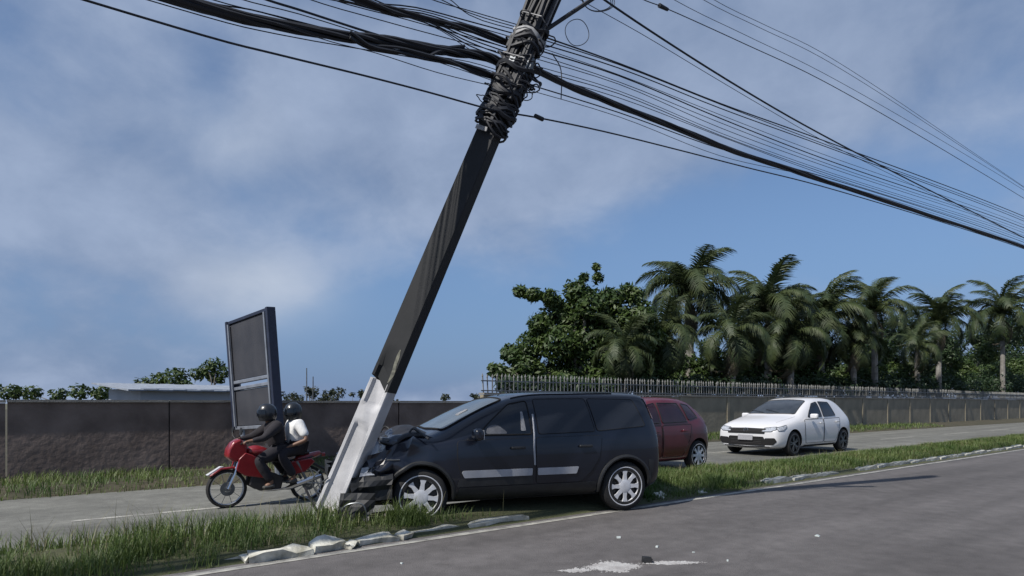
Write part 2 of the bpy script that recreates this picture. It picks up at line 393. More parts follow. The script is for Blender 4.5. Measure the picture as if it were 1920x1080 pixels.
while s < 60:
    s_c = s + .4
    show = True
    if s_c < 1.3: show = False                 # overgrown
    if 4.6 < s_c < 6.3: show = False           # under the car
    if 6.3 <= s_c < 9.7 : show = False         # buried by grass
    low = 1.25 < s_c < 3.75       # sunken where the car went over
    if 4.0 < s_c < 4.6: show = True
    if 12.0 < s_c < 12.6: show = False
    if show: ks(s_c, rk.uniform(-.012, .012) + (.03 if low else 0), rk.uniform(-.015, .012) - (.025 if low else 0), rk.uniform(-.012, .012), rk.uniform(-.05, .05), k)
    k += 1; s += .81
# loose broken stones (each one its own thing)
def loose(px, py, L, w, h, rz, tilt, seed, label):
    w *= .85; h *= .68
    Y = 1200 * H / (py - 756); p = Vector(((px - 960) / 1200 * Y, Y, h * .38))
    me = stone_mesh(L, seed, w, h, .028); me.name = 'loose_stone'
    o = link('kerb_stone', me); o.location = p; o.rotation_euler = (tilt, .05 * (seed % 3 - 1), ang + rz)
    tag(o, label=label, cat='stone', group='broken kerb stones beside the edge line'); return o
loose(525, 1047, .50, .14, .12, -.12, .2, 11, 'long low broken kerb stone, the one nearest the foot of the picture')
loose(612, 1031, .26, .17, .16, .2, .3, 12, 'chunky upended pale kerb stone between two flatter broken ones')
loose(656, 1027, .14, .13, .10, .9, .3, 13, 'small dark cracked kerb lump right of the chunky upended stone')
loose(705, 1017, .36, .13, .10, .06, .15, 14, 'flat broken kerb stone in front of the crushed bumper')
loose(757, 1010, .13, .12, .12, .3, .1, 15, 'short squared kerb fragment left of the front wheel')
loose(1238, 936, .22, .14, .14, .4, .3, 16, 'pale kerb lump in the grass just behind the rear wheel of the crashed car')
loose(1321, 925, .42, .13, .06, -.05, .1, 17, 'half buried pale kerb piece in the grass below the red car')
loose(470, 1052, .17, .12, .07, .5, -.1, 18, 'thin pale kerb sliver at the left end of the broken kerb')

# ------------------------------------------------------------------ walls behind the far road
def wall(name, s0, s1, n, hgt, th, M, zb=-.45, panel=2.5, label='', cat='wall', joint=True, cope=.05):
    root = empty(name, W(s0, n, 0), ang, label=label, cat=cat)
    L = s1 - s0; k = max(1, int(L / panel)); pl = L / k
    me = MB().box((0, 0, (hgt + zb) / 2), (pl - .03, th, hgt - zb)).mesh('wall_panel', M, smooth=False)
    post = MB().box((0, 0, (hgt + zb) / 2), (.16, th + .06, hgt - zb)).mesh('wall_post', M_cope if False else M, smooth=False)
    cop = MB().box((0, 0, hgt + cope / 2 + .002), (pl - .012, th + .10, cope)).mesh('coping', M_cope, smooth=False)
    for i in range(k):
        o = link('wall_panel', me, root); o.location = ((i + .5) * pl, 0, rk.uniform(-.01, .01))
        o = link('coping', cop, root); o.location = ((i + .5) * pl, 0, rk.uniform(-.004, .008))
        if joint and i: o = link('wall_post', post, root); o.location = (i * pl, -.002, -.006)
    return root
sA = 10.8      # where the taller fenced wall begins
wall('brown_wall', -30, sA, 15.3, 1.31, .18, M_wallb, label='long dark brown boundary wall behind the motorcycle', panel=2.6, joint=False)
wall('grey_wall', sA + .02, 100, 15.3, 1.55, .18, M_wallg, label='grey concrete wall carrying the spiked railing behind the cars', panel=3.0)
# railing on top of the grey wall
rail = empty('railing', W(sA + .02, 15.3, 1.60), ang, label='spiked metal railing along the top of the grey wall', cat='railing')
L = 100 - sA
for z in (.07, .36):
    MB().box((L / 2, 0, z), (L, .035, .035)).build('rail', M_steel, rail, smooth=False)
pk = MB(); pk.box((0, 0, .25), (.028, .028, .5)); pk.add([(-.024, -.024, .5), (.024, -.024, .5), (.024, .024, .5), (-.024, .024, .5), (0, 0, .60)], [(0, 1, 4), (1, 2, 4), (2, 3, 4), (3, 0, 4), (0, 3, 2, 1)])
M_pick = mat('picket_paint', (.26, .265, .26), .7, col2=(.11, .11, .105), nscale=2)
pkm = pk.mesh('picket', M_pick, smooth=False)
x = .08; i = 0; rest = MB()
while x < L:
    if i < 240:
        o = link('picket', pkm, rail); o.location = (x, 0, rk.uniform(-.03, .01)); o.rotation_euler = (rk.uniform(-.05, .05), rk.uniform(-.06, .06), 0)
    else:
        rest.box((x, 0, .25), (.028, .028, .58))
    x += .16; i += 1
tag(rest.build('pickets', M_pick, rail, smooth=False), kind='stuff')

# ------------------------------------------------------------------ leaning pole
PB = Vector((-1.98, 6.75, 0)); PT = Vector((.328, 6.35, 5.30)); PD = (PT - PB).normalized()
PS = (PT - PB).length / 5.30                   # metres of pole per metre of height
def pole_c(z): return PB + (PT - PB) * (z / 5.30)
n1 = Vector((-.32, -.947, 0)); n1 = (n1 - PD * n1.dot(PD)).normalized(); n2 = PD.cross(n1).normalized()
if n2.x < 0: n2 = -n2
pole = empty('utility_pole', PB, 0, label='concrete utility pole snapped at its foot and leaning over the crashed dark hatchback', cat='utility pole')
def pl(l, a, b): return PD * l + n2 * a + n1 * b         # a across the bright face, b out of it
def kk(l): return 1 - .050 * l
LP = 9.6
def pole_seg(l0, l1, k=24, recess=None, cuts=None):
    """cross-section of an H pole: flanges at the sides, a channel in both wide faces between l values in recess"""
    mb = MB(); A, B = .138, .102; fl = .045; rings = []
    ls = sorted(set(list(np.linspace(l0, l1, k))))
    for l in ls:
        r = 0
        if recess:
            for a0, a1 in recess: r = max(r, .032 * min(sstep(a0, a0 + .05, l), 1 - sstep(a1 - .05, a1, l)))
        s_ = kk(l); a = A * s_; b = B * s_; f = a - fl * s_; c = .008
        prof = [(-a + c, b), (-f - .006, b), (-f + .016, b - r), (f - .016, b - r), (f + .006, b), (a - c, b), (a, b - c), (a, -b + c), (a - c, -b), (f + .006, -b), (f - .016, -b + r), (-f + .016, -b + r), (-f - .006, -b), (-a + c, -b), (-a, -b + c), (-a, b - c)]
        rings.append([pl(l, u, v) for u, v in prof])
    n = len(rings[0]); vs = [p for R in rings for p in R]
    mb.add(vs, [(i * n + j, i * n + (j + 1) % n, (i + 1) * n + (j + 1) % n, (i + 1) * n + j) for i in range(len(rings) - 1) for j in range(n)])
    mb.add(rings[0], [tuple(range(n))]); mb.add(rings[-1], [tuple(range(n))[::-1]])
    return mb
lw = 1.66        # length of the white painted foot
o = pole_seg(-.02, lw, 40, recess=[(.12, 1.20), (1.36, 1.75)]).build('white_foot', M_white, pole)
# slanted paint edge: black coat starts higher on the bright face; a black sleeve 3 mm proud
mb = pole_seg(lw - .12, LP, 60, recess=[(1.36, 1.9)])
vs = []
for p in mb.v:
    P = Vector(p); l = P.dot(PD); a = P.dot(n2); b = P.dot(n1)
    if l < lw + .05: P += PD * (.10 - a * .55 + .02 * sin(a * 60))
    s_ = 1.012
    P = PD * P.dot(PD) + n2 * P.dot(n2) * s_ + n1 * P.dot(n1) * s_
    vs.append(tuple(P))
mb.v = vs; mb.build('black_shaft', M_black, pole)
# paint scuff where the white shows through
sc = MB(); q = []
for i in range(12):
    u = i / 11; w_ = .018 * sin(pi * u) + .004; c_ = .085 + .012 * sin(5 * u); l_ = lw + .02 + .36 * u; q += [pl(l_, c_ - w_, .102 * kk(l_) * 1.012 + .003), pl(l_, c_ + w_ * (1 + .4 * sin(9 * u)), .102 * kk(l_) * 1.012 + .003)]
sc.add(q, [(2 * i, 2 * i + 1, 2 * i + 3, 2 * i + 2) for i in range(11)]); M_scuff = mat('scuffed_paint', (.20, .20, .16), .9, col2=(.05, .05, .045), nscale=22)
sc.build('paint_scuff', M_scuff, pole, fix=False)
# bundles of risers strapped to the upper shaft
L0 = 4.6 * PS
for i in range(9):
    t = i / 8; a = (-.15 + .30 * t) * kk(L0); b0 = .125 * kk(L0) + .012
    pts = [pl(L0 - .2 + k * .35, a + .018 * sin(k * 1.3 + i), b0 + .012 * sin(k * .9 + 2 * i)) for k in range(14)]
    MB().tube(pts, .014 if i % 3 else .022, 6).build('riser_cable', M_cable, pole)
for i in range(3):
    pts = [pl(L0 - .1 + k * .35, .135 * kk(L0) + .02, -.06 + .06 * i + .01 * sin(k + i)) for k in range(14)]
    MB().tube(pts, .016, 6).build('riser_cable', M_tie if i == 1 else M_cable, pole)
for l in np.arange(L0 + .1, LP, .42):
    s_ = kk(l)
    b = MB().tube([pl(l, -.16 * s_, .16), pl(l, .16 * s_, .16), pl(l, .19 * s_, 0), pl(l, .16 * s_, -.13), pl(l, -.16 * s_, -.13), pl(l, -.17 * s_, .1), pl(l, -.16 * s_, .16)], .006, 4)
    b.build('strap', M_tie, pole)
# messy wraps round the cable zone
rw = random.Random(21)
for i in range(40):
    l = rw.uniform(4.05 * PS, 5.0 * PS); s_ = kk(l); tiltt = rw.uniform(-.35, .35); rr = rw.uniform(1.05, 1.30)
    pts = []
    for j in range(17):
        t = 2 * pi * j / 16; a = .19 * s_ * rr * cos(t); b = .165 * s_ * rr * sin(t)
        pts.append(pl(l + tiltt * a + .03 * sin(3 * t + i), a, b))
    MB().tube(pts, rw.choice([.008, .012, .018, .024]), 5, cap=False).build('cable_wrap', M_tie if i % 19 == 4 else M_cable, pole)
for i in range(16):
    l = rw.uniform(4.1 * PS, 5.0 * PS); t = rw.uniform(-1.2, 2.6)
    a = .20 * cos(t) * kk(l); b = .16 * sin(t) * kk(l)
    c = pl(l, a, b); R = Matrix(((n2.x, n1.x, PD.x), (n2.y, n1.y, PD.y), (n2.z, n1.z, PD.z)))
    MB().box(c, (rw.uniform(.04, .09), rw.uniform(.04, .08), rw.uniform(.06, .16)), R).build('splice_closure' if i % 2 else 'clamp', M_cable if i % 7 else M_steel, pole, smooth=False, bevel=.008)
for i in range(26):
    l = rw.uniform(4.15 * PS, 5.05 * PS); t0 = rw.uniform(0, 2 * pi); r0 = rw.uniform(.16, .22) * kk(l); q = []
    ex = rw.uniform(.05, .17); up = rw.uniform(-.16, .16); n_ = 9
    for j in range(n_):
        u = j / (n_ - 1); t = t0 + u * rw.uniform(.9, 1.2) * 1.3; rad = r0 + ex * sin(pi * u) + rw.uniform(-.01, .01)
        q.append(pl(l + up * sin(2.2 * u) + rw.uniform(-.012, .012), rad * cos(t), rad * .9 * sin(t)))
    MB().tube(crom(q, 3), rw.choice([.005, .007, .011]), 5).build('loose_wire', M_cable, pole)
# white tag low on the wraps and the spike bracket
R = Matrix(((n2.x, n1.x, PD.x), (n2.y, n1.y, PD.y), (n2.z, n1.z, PD.z)))
MB().box(pl(3.96 * PS + .05, -.03, .132), (.13, .012, .045), R).build('marker_tag', M_tie, pole, smooth=False, bevel=.004)
p0 = pl(5.05 * PS, .14, 0); p1 = at(1105, 2, 6.35) - PB
p2 = p0 + (p1 - p0) * 3.2
MB().tube([p0, p1, p2], .020, 6).build('stay_arm', M_cable, pole)
MB().box((p1 + p2) / 2 + Vector((.1, 0, .3)), (.9, .08, .08)).build('cross_arm', M_conc, pole, smooth=False)
# snapped foot: stump, bars and rubble
stump = empty('pole_stump', Vector((-1.90, 6.78, 0)), 0, label='snapped concrete stump with bent bars at the foot of the leaning pole', cat='stump')
me = stone_mesh(.34, 31, .28, .34, .05); me.materials.clear(); me.materials.append(M_conc)
o = link('stub', me, stump); o.location = (.02, .03, .06); o.rotation_euler = (.2, .35, .4)
for i in range(5):
    a = rk.uniform(-.12, .12); b = rk.uniform(-.1, .1)
    pts = crom([(a, b, .08), (a - .05 + rk.uniform(-.05, .05), b, .22), (a - .16 + rk.uniform(-.1, .1), b - .05, .30 + rk.uniform(0, .25)), (a - .22 + rk.uniform(-.12, .2), b - .1, .42 + rk.uniform(-.1, .3))], 5)
    MB().tube(pts, .007, 5).build('rebar', M_steel, stump)
for i in range(6):
    p = Vector((-1.75 + rk.uniform(-.45, .5), 6.62 + rk.uniform(-.22, .25), .07))
    r = rk.uniform(.05, .11)
    me = stone_mesh(r * 1.4, 40 + i, r, r, .03); me.name = 'concrete_chunk'; me.materials.clear(); me.materials.append(M_conc)
    o = link('concrete_chunk', me); o.location = p; o.rotation_euler = (rk.random() * 2, rk.random() * 2, rk.random() * 3)
    tag(o, label='small concrete chunk broken from the pole lying in the grass at its foot', cat='rubble', group='concrete chunks at the foot of the pole')

# ------------------------------------------------------------------ cables strung along the road
C0 = Vector((.055, 6.6, 0))
def ray_on(px, py, off=0.0):
    """where the view line of a point meets the vertical plane that runs along the road through the pole"""
    q = (px - 960) / 1200
    c = C0 + NV * off
    t = (q * c.y - c.x) / (RV.x - q * RV.y)
    p = c + RV * t
    return Vector((p.x, p.y, H + (756 - py) / 1200 * p.y))
cabN = 0
def cable(pts, r, label, off=0.0, left=None, right=None, strands=1, M=None, group=None, name='cable', spread=.02, cat='cable'):
    P = [ray_on(x, y, off) for x, y in pts]
    c = C0 + NV * off
    if left is not None:
        e = c + RV * -24; e.z = left; mid = c + RV * -9; z0 = P[0].z; mid.z = z0 + (P[0].z - P[1].z) / max(.3, (P[0] - P[1]).length) * 1.5 + .1; mid.z = min(max(mid.z, z0 - .3), z0 + .5)
        P = [e, mid] + P
    if right is not None:
        e = c + RV * 31; e.z = right; m2 = c + RV * 17; m2.z = P[-1].z * .45 + right * .55
        P = P + [m2, e]
    Q = ccr(P)
    if strands == 1:
        mb = MB().tube(Q, r, 6)
        o = mb.build(name, M or M_cable)
    else:
        root = empty(name, (0, 0, 0))
        for k in range(strands):
            a0 = 2 * pi * k / (strands - 1) if k else 0; rad = spread if k else 0
            pts3 = []
            for i, q in enumerate(Q):
                t = a0 + i * .28; w_ = 1 + .35 * sin(i * .7 + k)
                pts3.append(q + NV * (cos(t) * rad * w_) + Vector((0, 0, sin(t) * rad * w_)))
            MB().tube(pts3, r, 5).build('strand', M_cable, root)
        o = root
    tag(o, label=label, cat=cat, group=group); return o
# heavy bundles
cable([(380, 14), (520, 44), (660, 70), (720, 78), (800, 90), (860, 97), (915, 108), (960, 135)], .017, 'thickest black cable bundle sagging to the pole from the left', 0, left=5.0, strands=7, spread=.030, cat='cable bundle')
cable([(655, 66), (690, 86), (760, 98), (830, 112), (880, 128), (945, 150)], .014, 'lower black bundle that splits off the thickest one and rejoins the pole', -.04, strands=4, spread=.020, cat='cable bundle')
cable([(800, 108), (825, 94), (870, 90)], .014, 'short black jumper lashed between the two left bundles', -.02, strands=3, spread=.014, cat='cable')
cable([(1000, 130), (1060, 158), (1130, 185), (1210, 218), (1300, 254), (1380, 285), (1460, 310), (1540, 338)], .016, 'thickest black cable bundle running down to the right from the pole', 0, right=6.0, strands=6, spread=.022, cat='cable bundle')
cable([(490, -4), (560, 18), (640, 44), (690, 60), (740, 74), (860, 92)], .010, 'black cable joining the thickest left bundle from above', .05, left=5.6)
cable([(655, -6), (740, 22), (810, 38), (870, 52), (960, 84)], .014, 'upper left bundle of dark cables fanning into the pole', .05, left=5.8, strands=4, spread=.022, cat='cable bundle')
# single lines with their own look
cable([(380, 66), (520, 102), (680, 141), (800, 172), (925, 206), (1010, 221), (1130, 246), (1260, 278), (1400, 314), (1540, 349)], .0085, 'lowest single thin cable crossing the sky just under the wraps of the pole', -.16, left=4.9, right=5.9)
cable([(1050, -62), (1128, -4), (1250, 78), (1400, 172), (1540, 252)], .0125, 'dark steep cable crossing above the others on the right', -.35, right=5.6)
cable([(1030, -34), (1085, -2), (1200, 62), (1330, 140), (1440, 205), (1540, 262)], .004, 'faint steep wire just below the dark steep cable', -.30, right=5.7)
cable([(1195, -6), (1245, 14), (1400, 84), (1540, 150)], .007, 'high wire with a small clamp at the upper right', .5, left=8.4, right=7.6)
MB().tube([ray_on(1236, 10, .5), ray_on(1252, 18, .5)], [.03, .022], 8).build('x', M_cable).name = 'wire_clamp'
tag(bpy.data.objects['wire_clamp'], label='small dark clamp on the high wire at the upper right', cat='clamp')
MB().tube([ray_on(1003, 217, -.16), ray_on(1018, 224, -.16)], [.022, .022], 8).build('cable_clamp', M_cable)
tag(bpy.data.objects['cable_clamp'], label='small dark clamp on the lowest thin cable right of the pole', cat='clamp')
for i, (a, b_) in enumerate([((1250, -8), (1540, 135)), ((1305, -8), (1540, 108)), ((1325, -8), (1540, 98))]):
    cable([a, ((a[0] + b_[0]) / 2, (a[1] + b_[1]) / 2 + 1), b_], .0045, ['lowest', 'middle', 'topmost'][i] + ' of the three thin high wires above the clamped wire at the upper right', .6 + .1 * i, left=8.8 + .1 * i, right=8 + .1 * i, group='three thin high wires at the upper right')
cable([(520, 44), (620, 78), (700, 98), (820, 136), (945, 166)], .004, 'faint thin wire under the split bundle on the left', -.08)
cable([(380, 2), (470, 18), (560, 42), (660, 66)], .006, 'thin cable riding just over the thickest left bundle', .02, left=5.2)
rc = random.Random(5)
ORD = ['topmost', 'second from the top', 'third from the top', 'fourth from the top', 'fifth from the top', 'sixth from the top', 'seventh from the top', 'eighth from the top', 'ninth from the top', 'third from the bottom', 'second from the bottom', 'lowest']
for i in range(9):      # upper left fan
    y1 = 66 + i * 8
    xs = [(640 + i * 8 - (i % 2) * 30, -6 + (i % 3) * 5), (780 + i * 6, 14 + i * 5.5), (880, 40 + i * 6.5), (975, y1)]
    cable(xs, rc.choice([.004, .005, .0065]), (ORD[i] if i < 8 else 'lowest') + ' of nine thin cables fanning into the pole from the left', .08 + .02 * i, left=6.0 + .05 * i, group='thin cables fanning into the pole from the upper left')
for i, (a, b_, c_) in enumerate([((380, -6), (520, 30), (700, 76)), ((430, -8), (560, 26), (745, 84)), ((560, -8), (700, 34), (930, 96)), ((600, -8), (760, 36), (960, 92)), ((380, 30), (520, 64), (800, 112))]):
    cable([a, b_, c_], .0045, ['thin cable nearest the left end of the thickest bundle', 'thin cable joining the thickest left bundle at its split', 'thin cable above the split of the left bundles', 'thin cable running just below the upper left bundle', 'thin cable under the thickest left bundle'][i], .03 * i, left=5.3 + .1 * i)
for i in range(3):
    cable([(790 + i * 22, -8), (880, 20 + i * 4), (990, 52 + i * 5)], .005, 'short stretch of thin cable nearest the top of the picture left of the pole', .2 + .03 * i, left=6.9, group='thin cables above the left fan')
for i in range(5):      # under the bundle left
    cable([(800 + i * 5, 104 + i * 3), (880, 116 + i * 5), (965, 142 + i * 6)], .004, 'thin cable strung under the split bundle beside the pole', .02 * i, group='thin cables under the split bundle')
ups = [(78, 262), (84, 268), (92, 272), (98, 288), (104, 296), (112, 303), (120, 309), (132, 318), (140, 322), (146, 326), (166, 330), (176, 336)]
for i, (ya, yb) in enumerate(ups):
    m1 = ya + (yb - ya) * .22 - 2 + rc.uniform(-3, 3) + (8 if i > 9 else 0); m2 = ya + (yb - ya) * .62 + rc.uniform(-3, 3) + (14 if i > 9 else 0)
    rr = [.009, .006, .007, .004, .008, .0045, .0045, .004, .005, .0045, .007, .004][i]
    cable([(642 + .4086 * (930 - ya) + 4, ya - 18), (1160, m1), (1350, m2), (1540, yb)], rr, ORD[i] + ' of the twelve cables descending right of the pole', -.10 + .03 * i, right=6.9 - .06 * i, group='cables descending to the right of the pole')
# spare loops of wire
def loopwire(cx, cy, rx, ry, label, n=1, off=0):
    root = empty('wire_loop', ray_on(cx, cy, off), label=label, cat='wire loop'); c = Vector(root.location)
    for k in range(n):
        pts = [ray_on(cx + (rx - 2 * k) * cos(2 * pi * j / 40) * (1 + .08 * sin(2 * pi * j / 20)), cy + (ry - 1.5 * k) * sin(2 * pi * j / 40), off) - c + NV * (.01 * k) for j in range(41)]
        MB().tube(pts, .0045, 5, cap=False).build('turn', M_cable, root)
    return root
loopwire(1082, 61, 22, 25, 'single round spare loop of wire right of the pole')
loopwire(1122, 2, 30, 20, 'coil of spare wire near the top edge right of the pole', 3)
o = MB().tube(crom([ray_on(1035, 100), ray_on(1050, 125), ray_on(1053, 150), ray_on(1052, 185)], 5), .006, 5).build('drop_wire', M_cable)
tag(o, label='short wire hanging across the right-hand cables next to the pole', cat='wire')

# ------------------------------------------------------------------ vegetation
def leaf_cloud(clumps, seed, lsize=(.14, .26), per=150, up=.4):
    """clumps: (centre, radius). returns arrays for many folded leaf quads"""
    rg = np.random.RandomState(seed); V = []; F = []; n = 0
    for c, r in clumps:
        k = int(per * (r / .8) ** 2) + 12
        d = rg.normal(size=(k, 3)); d /= np.linalg.norm(d, axis=1)[:, None]
        rad = r * (rg.uniform(0.15, 1, k) ** .45)
        nb = 9
        bump = rg.normal(size=(nb, 3)); bump /= np.linalg.norm(bump, axis=1)[:, None]
        lob = np.max(d @ bump.T, axis=1); rad *= .62 + .50 * np.clip(lob, 0, 1) ** 2
        P = np.array(c) + d * rad[:, None] * np.array([1, 1, .85])
        nn = d * .7 + rg.normal(size=(k, 3)) * .5 + np.array([0, 0, up]); nn /= np.linalg.norm(nn, axis=1)[:, None]
        t = np.cross(nn, rg.normal(size=(k, 3))); t /= np.linalg.norm(t, axis=1)[:, None]
        b = np.cross(nn, t)
        L = rg.uniform(*lsize, k)[:, None]; w = L * .42
        V.append(np.stack([P - t * L * .5, P + b * w * .5 - nn * L * .06, P + t * L * .5 - nn * L * .12, P - b * w * .5 - nn * L * .06], 1).reshape(-1, 3))
        idx = np.arange(k) * 4 + n; F.append(np.stack([idx, idx + 1, idx + 2, idx + 3], 1)); n += k * 4
    return np.concatenate(V), np.concatenate(F)
def np_mesh(name, V, F, M):
    me = bpy.data.meshes.new(name); me.vertices.add(len(V)); me.vertices.foreach_set('co', V.astype(np.float32).ravel())
    k = F.shape[1]; me.loops.add(F.size); me.loops.foreach_set('vertex_index', F.ravel().astype(np.int32))
    me.polygons.add(len(F)); me.polygons.foreach_set('loop_start', np.arange(0, F.size, k, dtype=np.int32))
    me.polygons.foreach_set('loop_total', np.full(len(F), k, dtype=np.int32))
    me.update(calc_edges=True); me.validate(); me.materials.append(M); return me
def tree(base, clumps, seed, label, M, trunk_r=.16, lsize=(.14, .26), per=150, name='broadleaf_tree', cat='tree', limbs=8, group=None):
    root = empty(name, base, label=label, cat=cat, group=group); B = Vector(base)
    V, F = leaf_cloud([(Vector(c) - B, r) for c, r in clumps], seed, lsize, per)
    link('crown', np_mesh('crown', V, F, M), root)
    rr = random.Random(seed); cz = sum((Vector(c) for c, r in clumps), Vector()) / len(clumps) - B
    fork = Vector((cz.x * .35, cz.y * .35, max(.3, cz.z * .45)))
    MB().tube(crom([(0, 0, -.25), (fork.x * .3, fork.y * .3, fork.z * .5), fork], 5), [trunk_r * (1.25 - .5 * i / 10) for i in range(11)], 8).build('trunk', M_bark, root)
    for c, r in rr.sample(clumps, min(limbs, len(clumps))):
        e = Vector(c) - B; mid = (fork + e) / 2 + Vector((rr.uniform(-.2, .2), rr.uniform(-.2, .2), rr.uniform(0, .3)))
        q = crom([fork, mid, e], 5); MB().tube(q, [trunk_r * .6 * (1 - .85 * i / (len(q) - 1)) for i in range(len(q))], 6).build('limb', M_bark, root)
    return root
def behind_wall(px, Y, gap=1.6):
    return max(Y, (15.4 + gap) / (NV.y - RV.y * (px - 960) / 1200))
def pxclumps(lst, Y, seed, dy=.6):
    rr = random.Random(seed); return [(at(x, y, behind_wall(x + r, Y, .6 + r * Y / 1200) + rr.uniform(0, dy) * r / 25), r * behind_wall(x + r, Y, .6 + r * Y / 1200) / 1200) for x, y, r in lst]
YT = 25.5
big = [(935, 698, 20), (960, 705, 30), (975, 670, 28), (955, 662, 22), (1000, 650, 36), (1015, 605, 26), (1045, 640, 45), (975, 546, 15), (1000, 553, 18), (1030, 560, 22), (1050, 585, 36),
       (1080, 545, 26), (1095, 520, 12), (1118, 500, 9), (1120, 520, 13), (1105, 570, 38), (1145, 560, 28), (1100, 625, 46), (1160, 600, 40), (1190, 556, 24), (1175, 545, 18), (1205, 590, 30),
       (1040, 700, 42), (1100, 690, 48), (1160, 670, 46), (1210, 640, 40), (985, 715, 30), (1080, 655, 40), (1140, 640, 40), (1070, 600, 30), (1130, 590, 30), (1010, 620, 25), (928, 690, 14), (945, 715, 20), (1225, 690, 40), (1235, 655, 30), (1200, 705, 40), (1065, 715, 40), (1130, 712, 40), (990, 690, 34)]
tree(at(1085, 0, YT).xy.to_3d() + Vector((0, 0, -.25)), pxclumps(big, YT, 3), 11, 'large dense broadleaf tree with a tall twig at the top behind the spiked railing', M_leaf, .2, (.15, .30), 1150, limbs=12)
for i, (lst, Y, lab) in enumerate([
    ([(1265, 715, 34), (1310, 712, 36), (1350, 705, 32), (1290, 680, 28), (1335, 672, 22)], 30.5, 'dark understorey bush close behind the railing below the tallest palm'),
    ([(1395, 708, 36), (1440, 700, 38), (1480, 708, 34), (1415, 668, 26), (1460, 660, 28), (1520, 712, 36), (1505, 672, 28), (1390, 640, 24), (1465, 630, 26), (1530, 640, 28)], 32, 'dark understorey bush close behind the railing right of the tallest palm'),
    ([(1570, 708, 36), (1620, 700, 38), (1680, 708, 36), (1600, 668, 26), (1650, 660, 28)], 34, 'dark understorey bush close behind the railing beyond the white hatchback roof'),
    ([(1740, 712, 36), (1800, 700, 38), (1860, 706, 36), (1920, 700, 38), (1780, 668, 26), (1850, 662, 28)], 36, 'dark understorey bush close behind the railing at the far end'),
    ([(1250, 690, 40), (1300, 700, 40), (1345, 690, 38), (1270, 655, 26), (1330, 650, 24)], 36, 'dark low bush filling the gap under the tallest palm'),
    ([(1400, 690, 40), (1450, 680, 42), (1500, 690, 42), (1470, 645, 34), (1540, 660, 42), (1420, 640, 30), (1515, 620, 26)], 38, 'dark bushy tree between the two right-hand palms'),
    ([(1590, 690, 44), (1650, 670, 48), (1720, 690, 44), (1620, 630, 36), (1690, 620, 40), (1770, 650, 40)], 40, 'dark bushy tree at the right beyond the white hatchback'),
    ([(1810, 690, 44), (1870, 670, 48), (1930, 690, 44), (1840, 630, 36), (1910, 620, 40), (1980, 650, 40)], 42, 'dark bushy tree farthest right along the wall')]):
    Y = behind_wall(lst[-1][0], Y, 2.2); tree(at(lst[0][0] + 40, 0, Y).xy.to_3d() + Vector((0, 0, -.25)), pxclumps(lst, Y, i + 20), 30 + i, lab, M_leaf2 if i > 3 else M_leaf, .16, (.16, .34), 700, name='bushy_tree', limbs=5)
tree(at(395, 0, 30).xy.to_3d() + Vector((0, 0, -.25)), pxclumps([(388, 690, 16), (405, 685, 18), (420, 698, 15), (398, 706, 18), (372, 700, 18), (412, 712, 12)], 30, 5), 41, 'small green tree behind the tall sign board', M_leaf, .09, (.16, .3), 420, name='small_tree', limbs=4)
for i, (lst, Y, lab) in enumerate([
    ([(300, 712, 20), (330, 705, 24), (270, 722, 20), (345, 725, 20)], 34, 'low rounded tree beyond the pale shed'),
    ([(150, 735, 20), (190, 738, 22), (110, 742, 18), (60, 738, 20), (20, 735, 22)], 33, 'long low thicket at the far left beyond the brown wall')]):
    tree(at(lst[0][0], 0, Y).xy.to_3d() + Vector((0, 0, -.25)), pxclumps(lst, Y, i + 50), 60 + i, lab, M_leaf, .1, (.18, .34), 420, name='field_tree', limbs=4)
hg = [(x_, 722 + (x_ % 7), 20 + (x_ % 5) * 2) for x_ in range(945, 1960, 17)]
hedge_base = at(1300, 0, 27); hedge_base.z = -.25
tree(hedge_base, [(c_, r_ * 1.1) for c_, r_ in pxclumps(hg, 20.5, 77)], 78, 'long dark hedge growing tight behind the spiked railing', M_leaf2, .06, (.14, .28), 420, name='hedge', cat='hedge', limbs=1)
# sparse scrub seen over the brown wall
rs = random.Random(12)
scr = [(520, 744, 14), (545, 746, 12), (590, 738, 18), (584, 730, 10), (625, 740, 16), (628, 734, 9), (665, 736, 16), (690, 744, 12), (835, 744, 9), (890, 742, 8), (560, 748, 14), (608, 748, 12), (740, 752, 6)]
for i, (x, y, r) in enumerate(scr):
    Y = rs.uniform(52, 64)
    cl = [(at(x + rs.uniform(-r, r), y + rs.uniform(-r * .4, r * .5), Y + rs.uniform(-.6, .6)), r * Y / 1200 * rs.uniform(.35, .7)) for _ in range(5)]
    tree(at(x, 0, Y).xy.to_3d() + Vector((0, 0, -.3)), cl, 100 + i, 'low scrubby shrub on the skyline above the brown wall', M_shrub, .06, (.2, .4), 130, name='scrub_bush', cat='shrub', limbs=5, group='scrub on the skyline above the brown wall')
# dry bare bush under the sign's right side
for i, (x, yt, Y) in enumerate([(575, 690, 55), (587, 706, 55)]):
    p = at(x, yt, Y); o = MB().tube([(0, 0, 0), (0, 0, p.z + .3)], [.07, .045], 6).build('thin_mast', M_steel); o.location = (p.x, p.y, -.3)
    tag(o, label=['tallest thin bare mast on the skyline above the brown wall', 'shorter thin mast right of the tallest one on the skyline'][i], cat='mast')

